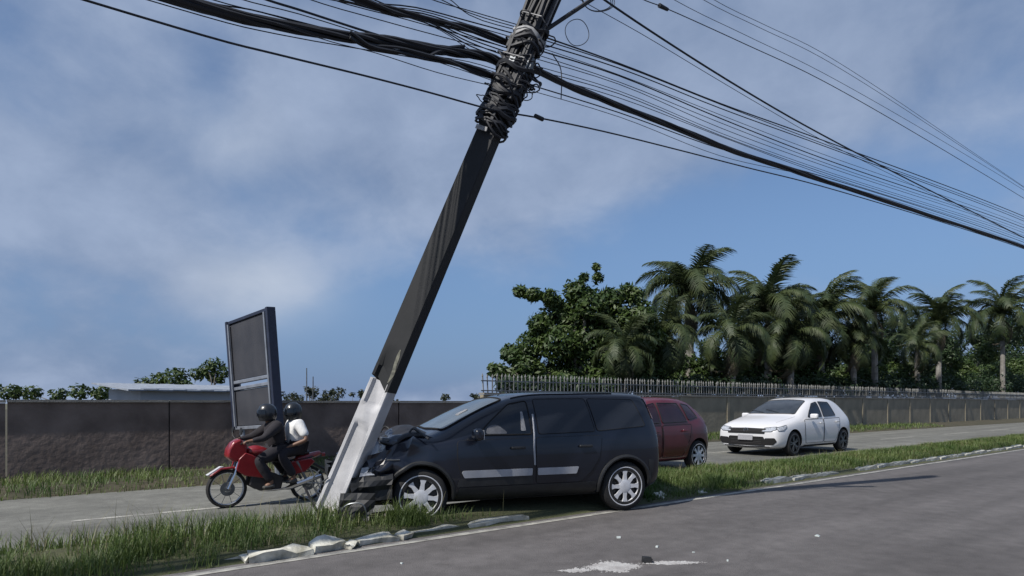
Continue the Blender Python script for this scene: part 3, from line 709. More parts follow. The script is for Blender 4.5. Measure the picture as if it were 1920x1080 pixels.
# palms
def frond_mesh(L, droop, seed, M, w=.55, dead=False):
    rr = random.Random(seed); mb = MB(); K = 20; sp = []
    for i in range(K + 1):
        t = i / K; a = droop * t ** 1.25
        if i == 0: x, z = 0, 0
        else:
            x += L / K * cos(a - .9 * (1 - t) * (0 if dead else 1) * .6); z -= L / K * sin(a - .9 * (1 - t) * (0 if dead else .9))
        sp.append(Vector((x, .04 * sin(3 * t + seed), z)))
    mb.tube(sp, [.045 * (1 - .85 * i / K) + .004 for i in range(K + 1)], 4, mi=0)
    for i in range(2, K + 1):
        for sub in (0, .25, .5, .75):
            j = min(K - 1, i - 1); p = sp[j].lerp(sp[j + 1], sub); d = (sp[j + 1] - sp[j]).normalized(); t = (j + sub) / K
            ll = w * L * .40 * (sin(pi * (t * .84 + .12)) ** .6) * rr.uniform(.8, 1.12)
            for sd_ in (-1, 1):
                side = Vector((0, sd_, 0)); out = (side * .86 + d * .55 + Vector((0, 0, rr.uniform(-.45, .12)))).normalized()
                q1 = p + out * ll * .5; q2 = p + out * ll + Vector((0, 0, -ll * rr.uniform(.25, .6)))
                wv = d * .019 * (L / 3)
                mb.add([p - wv, p + wv, q1 + wv * 1.2, q1 - wv * 1.2, q2], [(0, 1, 2, 3), (3, 2, 4)], 0)
    return mb.mesh('frond', M, smooth=False, fix=False)
fr_live = [frond_mesh(3.0, dr, i, M_palm) for i, dr in enumerate((.8, 1.0, 1.3, 1.5, 1.7, 1.9, 2.1, 2.4))]
fr_dead = [frond_mesh(2.6, 2.2, 9, M_dead, .4, True), frond_mesh(2.4, 2.5, 12, M_dead, .35, True)]
def palm(px, py, Y, size, label, n=22, seed=0, dead=3, lean=0.0, tr=.16, ndown=.55):
    Y0 = Y; Y = behind_wall(px, Y, 1.2); size *= Y / Y0
    c = at(px, py, Y); base = Vector((c.x + lean, c.y, -.25)); rr = random.Random(seed)
    root = empty('palm_tree', base, label=label, cat='palm tree'); top = c - base
    tp = crom([(0, 0, 0), (-lean * .15, 0, top.z * .4), (-lean * .75, 0, top.z * .8), tuple(top)], 6); nn_ = len(tp)
    tb = MB().tube(tp, [tr * (1.25 - .5 * i / nn_) * (1 + .06 * (i % 2)) for i in range(nn_)], 9).build('trunk', M_palmt, root)
    for i in range(n):
        o = link('frond', fr_live[0], root); az_ = i * 2.399 + rr.uniform(-.25, .25); t = i / n
        o.data = fr_live[min(7, int(t * 7 + rr.random() * 1.6))]
        pitch = -1.0 + t * (1.0 + ndown) + rr.uniform(-.12, .12)
        o.location = top; o.rotation_euler = (rr.uniform(-.35, .35), pitch, az_); s_ = size / 3.0 * rr.uniform(.85, 1.1); o.scale = (s_, s_, s_)
    for i in range(dead):
        o = link('dry_frond', fr_dead[i % 2], root); o.location = top - Vector((0, 0, .35)); o.rotation_euler = (rr.uniform(-.3, .3), .75 + rr.uniform(-.1, .3), rr.uniform(-2.6, -.4) if i % 2 else rr.uniform(-1.8, 0)); s_ = size / 3.0 * .9; o.scale = (s_, s_, s_)
    return root
palm(1292, 552, 31, 3.3, 'tallest palm with stiff feathery fronds standing above the rest', 30, 1, 6, tr=.22)
palm(1440, 592, 33, 3.6, 'second tallest palm between the tallest one and the right trees', 28, 2, 5)
palm(1540, 606, 36, 3.7, 'palm with low spreading fronds above the white hatchback', 26, 3, 4)
palm(1240, 632, 27.5, 2.6, 'short palm with drooping fronds between the broadleaf tree and the tallest palm', 20, 4, 8, ndown=.9)
palm(1170, 655, 24.3, 2.0, 'lowest palm with hanging pale fronds in front of the broadleaf tree', 16, 5, 7, ndown=1.0)
palm(1372, 628, 28.5, 2.7, 'short palm with hanging fronds right of the tallest palm', 20, 6, 9, ndown=1.0)
palm(1482, 632, 29.5, 2.7, 'short palm in front of the dark bushy tree', 20, 7, 8, ndown=.95)
palm(1640, 585, 38, 3.1, 'tall palm right of the white hatchback roof', 22, 8, 2)
palm(1600, 640, 33, 2.3, 'short palm behind the rear of the white hatchback', 18, 9, 3, ndown=.9)
palm(1760, 606, 42, 3.2, 'palm second from the far end of the row', 22, 10, 2)
palm(1720, 650, 36, 2.3, 'short drooping palm near the far end of the row', 16, 12, 3, ndown=.9)
palm(1880, 590, 46, 3.5, 'palm at the far end of the row', 22, 11, 2)

# grass
def grass(name, boxes, seed, M, label, skip=None):
    rg = np.random.RandomState(seed); Vs = []; Fs = []; n = 0
    for s0, s1, n0, n1_, cnt, h0, h1, zf, wd_ in boxes:
        s = rg.uniform(s0, s1, cnt); nn_ = rg.uniform(n0, n1_, cnt)
        # tufts: pull blades together, thin out between
        tuft = np.array([noise.noise(Vector((a * 1.7, b * 2.2, seed))) for a, b in zip(s, nn_)])
        keep = rg.uniform(-.75, .30, cnt) < tuft
        if skip is not None: keep &= ~np.array([skip(a, b) for a, b in zip(s, nn_)])
        s = s[keep]; nn_ = nn_[keep]; tuft = tuft[keep]; k = len(s)
        z = np.array([zf(a, b) for a, b in zip(s, nn_)]) - .01
        P = np.stack([RV.x * s + NV.x * nn_, RV.y * s + NV.y * nn_, z], 1)
        h = rg.uniform(h0, h1, k) * (1 + .9 * np.clip(tuft, -.5, 1)); a = rg.uniform(0, 2 * pi, k); ln = rg.uniform(.1, .9, k) * h
        sd_ = np.stack([np.cos(a), np.sin(a), np.zeros(k)], 1) * wd_; bd = np.stack([-np.sin(a), np.cos(a), np.zeros(k)], 1)
        up = np.array([0, 0, 1.0])
        p1 = P + up * (h * .55)[:, None] + bd * (ln * .3)[:, None]; p2 = P + up * h[:, None] + bd * ln[:, None]
        V = np.stack([P - sd_, P + sd_, p1 + sd_ * .7, p1 - sd_ * .7, p2 + sd_ * .12, p2 - sd_ * .12], 1).reshape(-1, 3)
        i0 = np.arange(k) * 6 + n
        Fs.append(np.stack([i0, i0 + 1, i0 + 2, i0 + 3], 1)); Fs.append(np.stack([i0 + 3, i0 + 2, i0 + 4, i0 + 5], 1)); Vs.append(V); n += k * 6
    o = link(name, np_mesh(name, np.concatenate(Vs), np.concatenate(Fs), M)); tag(o, label=label, kind='stuff'); return o
mz = lambda s, n: med_z(s, n)
vz = lambda s, n: far_z(s) + .10 * sstep(12.8, 13.3, n)
DD = Vector((.9316, .364, 0)).normalized(); YD = Vector((-DD.y, DD.x, 0)); WF = Vector((-.965, 6.81, 0))
def undercar(s, n):
    p = W(s, n) - WF; x = p.dot(DD); y = p.dot(YD)
    if -.75 < x < 3.1 and -.06 < y < 1.75: return True
    return 0 < x < 2.3 and -.5 < y < 0 and (x * 13.7 % 1) > .25
grass('grass', [(-5, 3.3, 5.72, 6.55, 9500, .07, .19, mz, .0045), (-5, 3.3, 6.5, 7.3, 11000, .05, .14, mz, .0045), (3.0, 5.2, 5.66, 6.5, 6500, .06, .15, mz, .004), (-5, 4.5, 5.62, 5.9, 7000, .06, .16, mz, .004), (-5, 1.3, 5.42, 5.75, 5000, .06, .17, mz, .004),
                (5.2, 9, 5.5, 7.3, 22000, .05, .14, mz, .005), (9, 30, 5.62, 7.3, 60000, .05, .12, mz, .006), (30, 70, 5.6, 7.3, 9000, .08, .16, mz, .014),
                (6.2, 9.6, 5.44, 5.6, 900, .03, .08, mz, .005)], 3, M_grass, 'green grass growing on the median', undercar)
grass('dry_grass', [(-5, 5.2, 5.6, 6.9, 1800, .12, .34, mz, .003), (5.2, 30, 5.5, 7.3, 4500, .06, .17, mz, .004)], 8, M_grassd, 'dry stalks among the green median grass', undercar)
grass('verge_grass', [(-3, 2.6, 12.7, 15.1, 5000, .06, .16, vz, .007), (2.6, 9, 12.7, 15.1, 3500, .04, .13, vz, .007), (9, 40, 12.9, 15.1, 9000, .06, .16, vz, .012)], 5, M_grass, 'grass at the foot of the wall')

# ------------------------------------------------------------------ cars
def cage(cols, wmul=1.0):
    """columns of a hatchback body -> closed half-and-mirror mesh, subdivided"""
    rings = []
    for xb, xm, xr, zb, zm, zr, zt, yl, ymid, ym, yr in cols:
        L = lambda a, b, t: a + (b - a) * t
        rings.append([(xb, 0, zb), (xb, yl * .8, zb), (xb, yl, zb + .06), (L(xb, xm, .35), ymid, L(zb, zm, .38)), (L(xb, xm, .75), ymid, L(zb, zm, .78)),
                      (xm, ym, zm), (xr, yr, zr), (xr, yr * .72, zt - .012), (xr, 0, zt)])
    mb = MB(); n = 9; full = []
    for r in rings:
        ring = [(x, -y * wmul, z) for x, y, z in r] + [(x, y * wmul, z) for x, y, z in r[-2:0:-1]]
        full.append(ring)
    k = len(full[0]); vs = [p for r in full for p in r]
    mb.add(vs, [(i * k + j, i * k + (j + 1) % k, (i + 1) * k + (j + 1) % k, (i + 1) * k + j) for i in range(len(full) - 1) for j in range(k)])
    for e, ring0 in ((0, 0), (1, (len(full) - 1) * k)):
        for j in range(0, 8):
            a, b = ring0 + j, ring0 + j + 1; c, d = ring0 + (k - j - 1) % k, ring0 + (k - j) % k
            ids = [a, b, c, d]
            if j == 0: ids = [a, b, c]
            if j == 7: ids = [a, b, d]
            mb.add([], [], 0); mb.f.append(tuple(ids)); mb.m.append(0)
    return mb
def body_bvh(me):
    return BVHTree.FromPolygons([v.co.copy() for v in me.vertices], [tuple(p.vertices) for p in me.polygons])
def resample(out, step):
    r = []
    for i in range(len(out)):
        a = Vector(out[i]); b = Vector(out[(i + 1) % len(out)]); k = max(1, int((b - a).length / step))
        r += [tuple(a + (b - a) * (j / k)) for j in range(k)]
    return r
def rounded(out, r=.03, k=4):
    res = []; n = len(out)
    for i in range(n):
        p = Vector(out[i]); a = Vector(out[i - 1]); b = Vector(out[(i + 1) % n])
        da = (a - p); db = (b - p); ra = min(r, da.length * .45); rb = min(r, db.length * .45)
        A = p + da.normalized() * ra; B = p + db.normalized() * rb
        for j in range(k + 1):
            t = j / k; res.append(tuple(A * (1 - t) ** 2 + p * 2 * t * (1 - t) + B * t * t))
    return res
AX = {'side': (lambda u, v: (Vector((u, -3, v)), Vector((0, 1, 0)))), 'far': (lambda u, v: (Vector((u, 3, v)), Vector((0, -1, 0)))),
      'top': (lambda u, v: (Vector((u, v, 4)), Vector((0, 0, -1)))), 'front': (lambda u, v: (Vector((-3, u, v)), Vector((1, 0, 0)))),
      'rear': (lambda u, v: (Vector((8, u, v)), Vector((-1, 0, 0))))}
def project(bvh, ax, u, v, off):
    o, d = AX[ax](u, v); h = bvh.ray_cast(o, d)
    if h[0] is None:
        # walk towards the middle until the body is met
        return None
    nrm = h[1]
    if nrm.dot(d) > 0: nrm = -nrm
    return h[0] + nrm * off
def patch(bvh, out, ax, off, name, M, parent, step=.06, skirt=.012, edge_r=None, edge_M=None, rnd=.03):
    if rnd: out = rounded(out, rnd)
    bd = resample(out, step)
    us = [p[0] for p in bd]; vs_ = [p[1] for p in bd]; pts = [Vector(p) for p in bd]; n = len(pts)
    def inside(x, y):
        c = False; j = n - 1
        for i in range(n):
            if (bd[i][1] > y) != (bd[j][1] > y) and x < (bd[j][0] - bd[i][0]) * (y - bd[i][1]) / (bd[j][1] - bd[i][1]) + bd[i][0]: c = not c
            j = i
        return c
    x = min(us) + step * .5
    while x < max(us):
        y = min(vs_) + step * .5
        while y < max(vs_):
            if inside(x, y) and min((Vector((x, y)) - p).length for p in pts[:n]) > step * .35: pts.append(Vector((x, y)))
            y += step
        x += step
    r = geometry.delaunay_2d_cdt(pts, [], [list(range(n))], 1, 1e-5)
    V2, _, F = r[0], r[1], r[2]
    P = [project(bvh, ax, p[0], p[1], off) for p in V2]
    F = [f for f in F if all(P[i] is not None for i in f)]
    if not F: return None
    mb = MB(); rem = {}; vs = []
    for f in F:
        for i in f:
            if i not in rem: rem[i] = len(vs); vs.append(P[i])
    mb.add(vs, [tuple(rem[i] for i in f) for f in F])
    # skirt
    cnt = {}
    for f in mb.f:
        for a, b in zip(f, f[1:] + f[:1]): cnt[(a, b)] = 1
    _, d = AX[ax](0, 0)
    edges = [e for e in cnt if (e[1], e[0]) not in cnt]
    base = len(mb.v); low = {}
    for a, b in edges:
        for q in (a, b):
            if q not in low: low[q] = len(mb.v); mb.v.append(tuple(Vector(mb.v[q]) + d * skirt))
        mb.f.append((b, a, low[a], low[b])); mb.m.append(0)
    o = mb.build(name, M, parent)
    if edge_r:
        loop = [project(bvh, ax, p[0], p[1], off) for p in bd]; loop = [p for p in loop if p is not None]
        if len(loop) > 3: MB().tube(loop + [loop[0]], edge_r, 5, cap=False).build('seal', edge_M or M_dark, o if False else parent)
    return o
def seam(bvh, pts, ax, name, parent, r=.004, M=None, off=.0, closed=False):
    Q = []
    for i in range(len(pts) - 1):
        a = Vector(pts[i]); b = Vector(pts[i + 1]); k = max(2, int((b - a).length / .05))
        Q += [tuple(a + (b - a) * j / k) for j in range(k)]
    Q.append(pts[-1]); P = [project(bvh, ax, p[0], p[1], off) for p in Q]; P = [p for p in P if p is not None]
    if len(P) > 2: return MB().tube(P, r, 5).build(name, M or M_dark, parent)
def wheel(parent, x, y, z, R, side, style='holes', wd_=.17, steer=0.0, squash=0.0):
    w = empty('wheel', (x, y, z), 0); w.parent = parent; w.rotation_euler = (0, rk.uniform(0, 1), steer)
    sgn = -1 if side == 'near' else 1
    pf = [(R * .62, -wd_ / 2), (R * .80, -wd_ / 2 - .006), (R * .93, -wd_ / 2 + .004), (R * .985, -wd_ / 2 + .025), (R, -wd_ / 4), (R, wd_ / 4), (R * .985, wd_ / 2 - .025), (R * .93, wd_ / 2 - .004), (R * .80, wd_ / 2 + .006), (R * .62, wd_ / 2)]
    t = MB().lathe(pf, 40)
    for rr_, dd in ((R * 1.001, 0), (R * 1.001, wd_ * .18), (R * 1.001, -wd_ * .18)): pass
    t.build('tyre', M_rub, w)
    yo = sgn * wd_ / 2; ri = R * .78
    b = MB().lathe([(ri, -wd_ * .3), (ri, wd_ * .3)], 32); b.lathe([(.001, yo * .45), (ri, yo * .45)], 32); b.build('barrel', M_plas, w)
    rim = MB().lathe([(ri * 1.02, yo * .86), (ri * 1.04, yo * 1.04), (ri * .97, yo * 1.08), (ri * .90, yo * .96), (ri * .88, yo * .7)], 40)
    ns = 8 if style == 'holes' else 5
    if style == 'holes':
        rim.lathe([(.001, yo * 1.06), (ri * .2, yo * 1.07), (ri * .32, yo * 1.0), (ri * .34, yo * .7)], 24)
        rim.lathe([(ri * .98, yo * 1.05), (ri * .80, yo * 1.0), (ri * .78, yo * .7)], 40)
        for i in range(ns):
            a = 2 * pi * i / ns
            for da in (0,):
                o1 = [(ri * .30, -ri * .115), (ri * .60, -ri * .085), (ri * .86, -ri * .17), (ri * .86, ri * .17), (ri * .60, ri * .085), (ri * .30, ri * .115)]
                vs = []
                for dpt in (yo * .98, yo * .72):
                    for u, v in o1: 
                        A = a + da; vs.append((u * cos(A) - v * sin(A), dpt, u * sin(A) + v * cos(A)))
                rim.add(vs, [(0, 1, 4, 5), (1, 2, 3, 4), (11, 10, 7, 6), (10, 9, 8, 7)] + [(q, (q + 1) % 6, 6 + (q + 1) % 6, 6 + q) for q in range(6)])
    else:
        rim.lathe([(.001, yo * .95), (ri * .16, yo * .98), (ri * .22, yo * .8)], 20)
        for i in range(ns):
            for da in (-.17, .17):
                A = 2 * pi * i / ns + da; vs = []
                for dpt in (yo * .95, yo * .7):
                    for u, v in [(ri * .15, -.012), (ri * .94, -.017), (ri * .94, .017), (ri * .15, .012)]: vs.append((u * cos(A) - v * sin(A), dpt, u * sin(A) + v * cos(A)))
                rim.add(vs, [(0, 1, 2, 3), (7, 6, 5, 4)] + [(q, (q + 1) % 4, 4 + (q + 1) % 4, 4 + q) for q in range(4)])
    rim.build('rim', M_alloy if style == 'holes' else M_steel, w)
    return w
def hull(cols, paint, parent, wheels_x, R, W2, deform=None, name='body', arch_z=None, level=3, arch=1.18):
    me0 = cage(cols).mesh('cage', paint)
    me = bake(me0, [('SUBSURF', dict(levels=level, render_levels=level))])
    if deform:
        for v in me.vertices: v.co = deform(v.co)
        me.update()
    bvh = body_bvh(me)
    # wheel arches
    cut = MB()
    for x in wheels_x:
        for sg in (-1, 1):
            cut_ = MB().lathe([(.001, 0), (R * arch, 0), (R * arch, .34), (.001, .34)], 36, (x, sg * (W2 - .30) if sg > 0 else -(W2 + .04), arch_z or R))
            cut.add(cut_.v, cut_.f)
    cm = cut.mesh('cut', M_dark); co = bpy.data.objects.new('cutter', cm); C.objects.link(co)
    # body gets dark inside faces from the cutter
    me.materials.clear(); me.materials.append(paint); me.materials.append(M_dark)
    for p in cm.polygons: p.material_index = 0
    me2 = bake(me, [('BOOLEAN', dict(operation='DIFFERENCE', object=co, solver='EXACT'))])
    bpy.data.objects.remove(co, do_unlink=True)
    me2.name = name; me2.shade_smooth(); me2.set_sharp_from_angle(angle=radians(35))
    o = link(name, me2, parent)
    return o, bvh
def arch_trim(bvh, parent, x, R, W2, sg, r=.028, M=None, z=None, a0=-8, a1=188, rr=1.20):
    P = []
    for i in range(25):
        a = radians(a0 + (a1 - a0) * i / 24); u = x + R * rr * cos(a); v = (z or R) + R * rr * sin(a)
        p = project(bvh, 'side' if sg < 0 else 'far', u, max(v, .26), .004)
        if p is not None: P.append(p)
    if len(P) > 4: MB().tube(P, r, 7).build('arch_trim', M or M_plas, parent)

# ---- the crashed dark hatchback
W2 = .82; XF, XR = .83, 3.33; RW = .30
car = empty('crashed_hatchback', WF - DD * XF + YD * (W2 - .02) + Vector((0, 0, 0)), atan2(DD.y, DD.x),
            label='dark navy hatchback with its crushed nose wrapped around the leaning utility pole', cat='car')
car_inv = Matrix.Translation(car.location) @ Matrix.Rotation(atan2(DD.y, DD.x), 4, 'Z'); car_inv = car_inv.inverted()
#      xb    xm    xr    zb   zm   zr    zt    yl   ymid  ym   yr
uno = [(.03, .06, .12, .25, .62, .68, .70, .50, .56, .56, .46),
       (.08, .11, .20, .22, .70, .76, .78, .66, .74, .70, .58),
       (.30, .34, .42, .20, .80, .86, .885, .76, .81, .77, .64),
       (.80, .80, .82, .20, .86, .925, .955, .80, .82, .79, .67),
       (1.08, 1.16, 1.02, .20, .885, .935, .965, .80, .82, .80, .68),
       (1.30, 1.42, 1.44, .20, .895, 1.16, 1.20, .80, .82, .80, .66),
       (1.60, 1.70, 1.92, .20, .905, 1.345, 1.40, .80, .82, .80, .64),
       (2.15, 2.18, 2.25, .20, .91, 1.385, 1.445, .80, .82, .80, .65),
       (2.75, 2.75, 2.75, .20, .92, 1.39, 1.45, .80, .82, .80, .65),
       (3.28, 3.28, 3.26, .20, .94, 1.395, 1.45, .80, .82, .80, .65),
       (3.64, 3.63, 3.58, .22, .95, 1.39, 1.445, .79, .815, .79, .65),
       (3.86, 3.84, 3.76, .25, .95, 1.37, 1.425, .73, .78, .755, .64),
       (3.91, 3.87, 3.79, .30, .93, 1.25, 1.30, .60, .68, .65, .50)]
def crush(co):
    v = co.copy()
    if v.x > 1.5: return v
    c = car_inv @ pole_c(max(0, v.z))
    lat = abs(v.y - c.y); f = 1 - sstep(.22, 1.15, lat)
    wall_x = c.x + .17
    push = max(0, wall_x + .05 * noise.noise(Vector((v.y * 7, v.z * 7, 2))) - v.x) * f
    # what lies behind is squeezed less and less
    reach = max(0, wall_x) * f; k = 1 - sstep(wall_x, 1.05, v.x)
    v.x += max(push, reach * .55 * k * (1 - sstep(.0, 1.1, v.x)))
    cr = (1 - sstep(.45, 1.15, co.x)) * (.35 + .65 * (1 - sstep(.2, 1.3, lat)))
    p = co * 5.5; v += Vector((noise.noise(p), noise.noise(p + Vector((7, 1, 2))), noise.noise(p + Vector((1, 8, 3))))) * .085 * cr
    if co.z > .68:                      # buckled bonnet
        b = sstep(.25, .55, co.x) * (1 - sstep(.62, 1.06, co.x)); v.z += .06 * b * (.8 + .5 * noise.noise(Vector((co.x * 3, co.y * 3, 4)))) * sstep(.68, .86, co.z)
        v.z -= .10 * (1 - sstep(.0, .40, co.x)) * sstep(.6, .8, co.z)
    return v
body, bv = hull(uno, M_navy, car, (XF, XR), RW, W2, crush, arch_z=.30)
# bonnet sheet, torn open over the engine
def bonnet():
    mb = MB(); nx, ny = 14, 16; vs = []
    for i in range(nx + 1):
        for j in range(ny + 1):
            u = i / nx; v = j / ny * 2 - 1; x = .44 + .60 * u; y = v * .70 * (.93 + .07 * u)
            z = .93 + .02 * u - .05 * v * v
            z += .10 * sin(pi * min(1, (1 - u) * 1.25)) * (.75 + .25 * cos(2.2 * v)) + .035 * noise.noise(Vector((x * 6, y * 5, 1))) * (1 - u) * 1.6 - .05 * abs(noise.noise(Vector((y * 7, 3, 3)))) * (1 - u)
            x += .05 * noise.noise(Vector((y * 4, 2, 0))) * (1 - u)
            vs.append((x, y, z))
    k = ny + 1; mb.add(vs, [(i * k + j, i * k + j + 1, (i + 1) * k + j + 1, (i + 1) * k + j) for i in range(nx) for j in range(ny)])
    o = mb.build('bonnet', M_burnt, car, fix=False); md = o.modifiers.new('th', 'SOLIDIFY'); md.thickness = .012; md.offset = 0; return o
bonnet()
# exposed engine bay pieces under the torn bonnet
eng = empty('engine_bay', (.62, -.2, .80)); eng.parent = car
for i in range(9):
    MB().box((rk.uniform(-.12, .3), rk.uniform(-.45, .75), rk.uniform(0, .16)), (rk.uniform(.08, .2), rk.uniform(.08, .25), rk.uniform(.06, .16)), Matrix.Rotation(rk.uniform(-.4, .4), 3, 'Y')).build('engine_block', [M_plas, M_steel, M_mdark][i % 3], eng, smooth=False, bevel=.01)
for i in range(6):
    a = Vector((rk.uniform(-.15, .2), rk.uniform(-.5, .4), .1)); MB().tube(crom([a, a + Vector((.1, .1, .12)), a + Vector((.2, rk.uniform(-.2, .2), .02))], 5), .012, 6).build('hose', M_plas, eng)
# black lower cladding
lc = [(.10, .23), (.46, .23), (.455, .45), (.40, .50), (.30, .52), (.12, .52)]
patch(bv, [(1.22, .20 + .02), (2.94, .22), (2.93, .38), (1.24, .38)], 'side', .008, 'sill_cladding', M_plas, car)
patch(bv, [(3.72, .34), (3.74, .60), (3.66, .62), (3.70, .34)], 'side', .006, 'bumper_cladding', M_plas, car, rnd=.01)
for x in (XF, XR):
    for sg in (-1, 1): arch_trim(bv, car, x, RW, W2, sg, .024, z=.30)
# doors: slightly proud skins with dark gaps round them
df = [(1.30, .39), (2.115, .39), (2.125, .905), (1.235, .885), (1.225, .70)]
dr = [(2.155, .39), (2.72, .39), (2.86, .50), (2.97, .66), (3.01, .915), (2.16, .907)]
for out, nm in ((df, 'front_door'), (dr, 'rear_door')):
    d = patch(bv, out, 'side', .009, nm, M_navy, car, .07, .014, None, rnd=.04)
    seam(bv, rounded(out, .04) + [rounded(out, .04)[0]], 'side', 'door_gap', d, .006, off=.002)
    patch(bv, out, 'far', .009, nm, M_navy, car, .09, .014, None, rnd=.04)
def gl(out, ax, nm, M=None, edge=.009, off=.006, rnd=.035, par=None, em=None):
    return patch(bv, out, ax, off, nm, M or M_glass, par or car, .06, .006, edge, em or M_dark, rnd)
for ax in ('side', 'far'):
    gl([(1.47, .945), (1.64, 1.10), (1.88, 1.285), (2.10, 1.325), (2.115, .945)], ax, 'front_side_window')
    gl([(2.20, .945), (2.185, 1.345), (2.86, 1.352), (2.93, .965)], ax, 'rear_side_window', M_tint, .004, .005)
    gl([(2.96, .97), (2.89, 1.352), (3.52, 1.345), (3.64, 1.02)], ax, 'quarter_window', M_tint, .004, .005)
# paler shapes laid on the opaque glass: seat belt and a painted reflection
gl([(1.985, .985), (2.005, 1.20), (2.03, 1.20), (2.045, .985)], 'side', 'seat_belt', M_tie, None, .012, .01)
gl([(1.56, .955), (1.60, 1.04), (1.70, 1.06), (1.80, .99), (1.82, .955)], 'side', 'reflection_patch', M_refl, None, .010, .04)  # pale grey patch added on the glass in place of a mirror reflection
seam(bv, [(2.135, .60), (2.128, .80), (2.142, .95), (2.150, 1.17)], 'side', 'door_edge_trim', car, .011, M_silver, .010)
patch(bv, [(1.27, .545), (1.30, .485), (2.10, .485), (2.105, .565), (1.29, .565)], 'side', .020, 'side_moulding', M_silver, car, .06, .016, rnd=.012)
patch(bv, [(2.17, .565), (2.17, .485), (2.66, .485), (2.69, .565)], 'side', .020, 'side_moulding', M_silver, car, .06, .016, rnd=.012)
patch(bv, [(1.22, .39), (1.25, .475), (2.10, .475), (2.12, .39)], 'side', .010, 'lower_moulding', M_plas, car, .06, .012, rnd=.01)
for x0 in (1.93, 2.78):
    MB().box((x0, -.842, .80), (.17, .03, .028)).build('door_handle', M_plas, car, bevel=.008)
ws = gl([(1.11, -.60), (1.85, -.495), (1.88, 0), (1.85, .495), (1.11, .60), (1.05, 0)], 'top', 'windscreen', M_wind, .012, .006, .06)
mk = gl([(1.38, -.30), (1.52, -.28), (1.52, -.18), (1.38, -.19)], 'top', 'screen_sticker', M_tie, None, .012, .03)
gl([(-.50, 1.03), (-.44, 1.26), (.44, 1.26), (.50, 1.03)], 'rear', 'rear_window')
for sg in (-1, 1):
    gl([(sg * .50, 1.22), (sg * .60, .92), (sg * .70, .92), (sg * .60, 1.20)], 'rear', 'tail_lamp', M_tail, None, .012, .03)
gl([(3.70, 1.37), (3.75, 1.35), (3.83, 1.12), (3.77, 1.10)], 'side', 'tail_lamp', M_tail, None, .012, .02)
seam(bv, [(-.46, .52), (0, .50), (.46, .52)], 'rear', 'boot_gap', car, .005)
# wing mirror
mi = empty('wing_mirror', (1.42, -.90, .96)); mi.parent = car
mm = MB().box((0, -.02, 0), (.10, .17, .13)).build('mirror_shell', M_navy, mi, bevel=.035)
MB().box((.053, -.02, 0), (.006, .14, .10)).build('mirror_glass', M_lamp, mi, smooth=False)
MB().tube([(.0, .06, -.03), (.02, .13, -.06)], .018, 6).build('mirror_arm', M_plas, mi)
# roof bars and antenna
for sg in (-1, 1):
    seam(bv, [(1.95, sg * .53), (2.6, sg * .545), (3.3, sg * .52)], 'top', 'roof_strip', car, .009, M_plas, .004)
pa = project(bv, 'top', 1.98, .0, 0); 
MB().tube([pa, pa + Vector((.10, 0, .07)), pa + Vector((.20, 0, .14))], .0045, 5).build('antenna', M_plas, car)
w1 = wheel(car, XF, -W2 + .10, RW, RW, 'near', steer=-.06); wheel(car, XF, W2 - .10, RW, RW, 'far'); wheel(car, XR, -W2 + .10, RW, RW, 'near'); wheel(car, XR, W2 - .10, RW, RW, 'far')
# underside so no light passes under the shell
MB().box((2.0, 0, .25), (2.4, 1.2, .10)).build('floor_pan', M_plas, car, smooth=False)
# crushed front end: bumper, grille bars, broken headlamp hanging out
def crumple_sheet(P0, U, V, nu, nv, amp, seed, M, name, th=.006):
    mb = MB(); vs = []; P0 = Vector(P0); U = Vector(U); V = Vector(V); nn_ = U.cross(V).normalized()
    for i in range(nu + 1):
        for j in range(nv + 1):
            p = P0 + U * i / nu + V * j / nv; q = Vector((i * .45, j * .45, seed)); vs.append(p + nn_ * amp * noise.noise(q) * 2 + U.normalized() * amp * noise.noise(q + Vector((5, 5, 0))))
    k = nv + 1; mb.add(vs, [(i * k + j, i * k + j + 1, (i + 1) * k + j + 1, (i + 1) * k + j) for i in range(nu) for j in range(nv)])
    o = mb.build(name, M, car, fix=False, smooth=False); md = o.modifiers.new('th', 'SOLIDIFY'); md.thickness = th; return o
crumple_sheet((.10, -.80, .28), (.42, -.02, .02), (0, 0, .26), 7, 5, .035, 1, M_plas, 'bumper_corner')
crumple_sheet((.26, -.80, .58), (.26, .02, .06), (.02, .02, .18), 6, 4, .030, 3, M_navy, 'crushed_wing')
crumple_sheet((-.10, -.20, .26), (.10, .85, .02), (.02, 0, .34), 9, 5, .040, 5, M_plas, 'bumper')
crumple_sheet((.02, -.10, .60), (.12, .75, .06), (.10, 0, .16), 8, 4, .035, 6, M_navy, 'crushed_nose')
crumple_sheet((.18, -.78, .52), (.16, -.01, .02), (.03, .02, .11), 4, 3, .012, 8, M_lamp, 'headlamp')
for i in range(6):
    a = Vector((rk.uniform(-.12, .30), rk.uniform(-.85, -.30), rk.uniform(.15, .6)))
    MB().tube(crom([a, a + Vector((rk.uniform(-.15, .1), rk.uniform(-.12, .02), rk.uniform(-.15, .1))), a + Vector((rk.uniform(-.25, .1), rk.uniform(-.2, 0), rk.uniform(-.25, .05)))], 5), rk.choice([.006, .010]), 5).build('bent_bar', [M_steel, M_plas][i % 2], car)
seam(bv, [(.30, .60), (.36, .66), (.48, .70), (.60, .70)], 'side', 'headlamp_rim', car, .008, M_steel, .01)
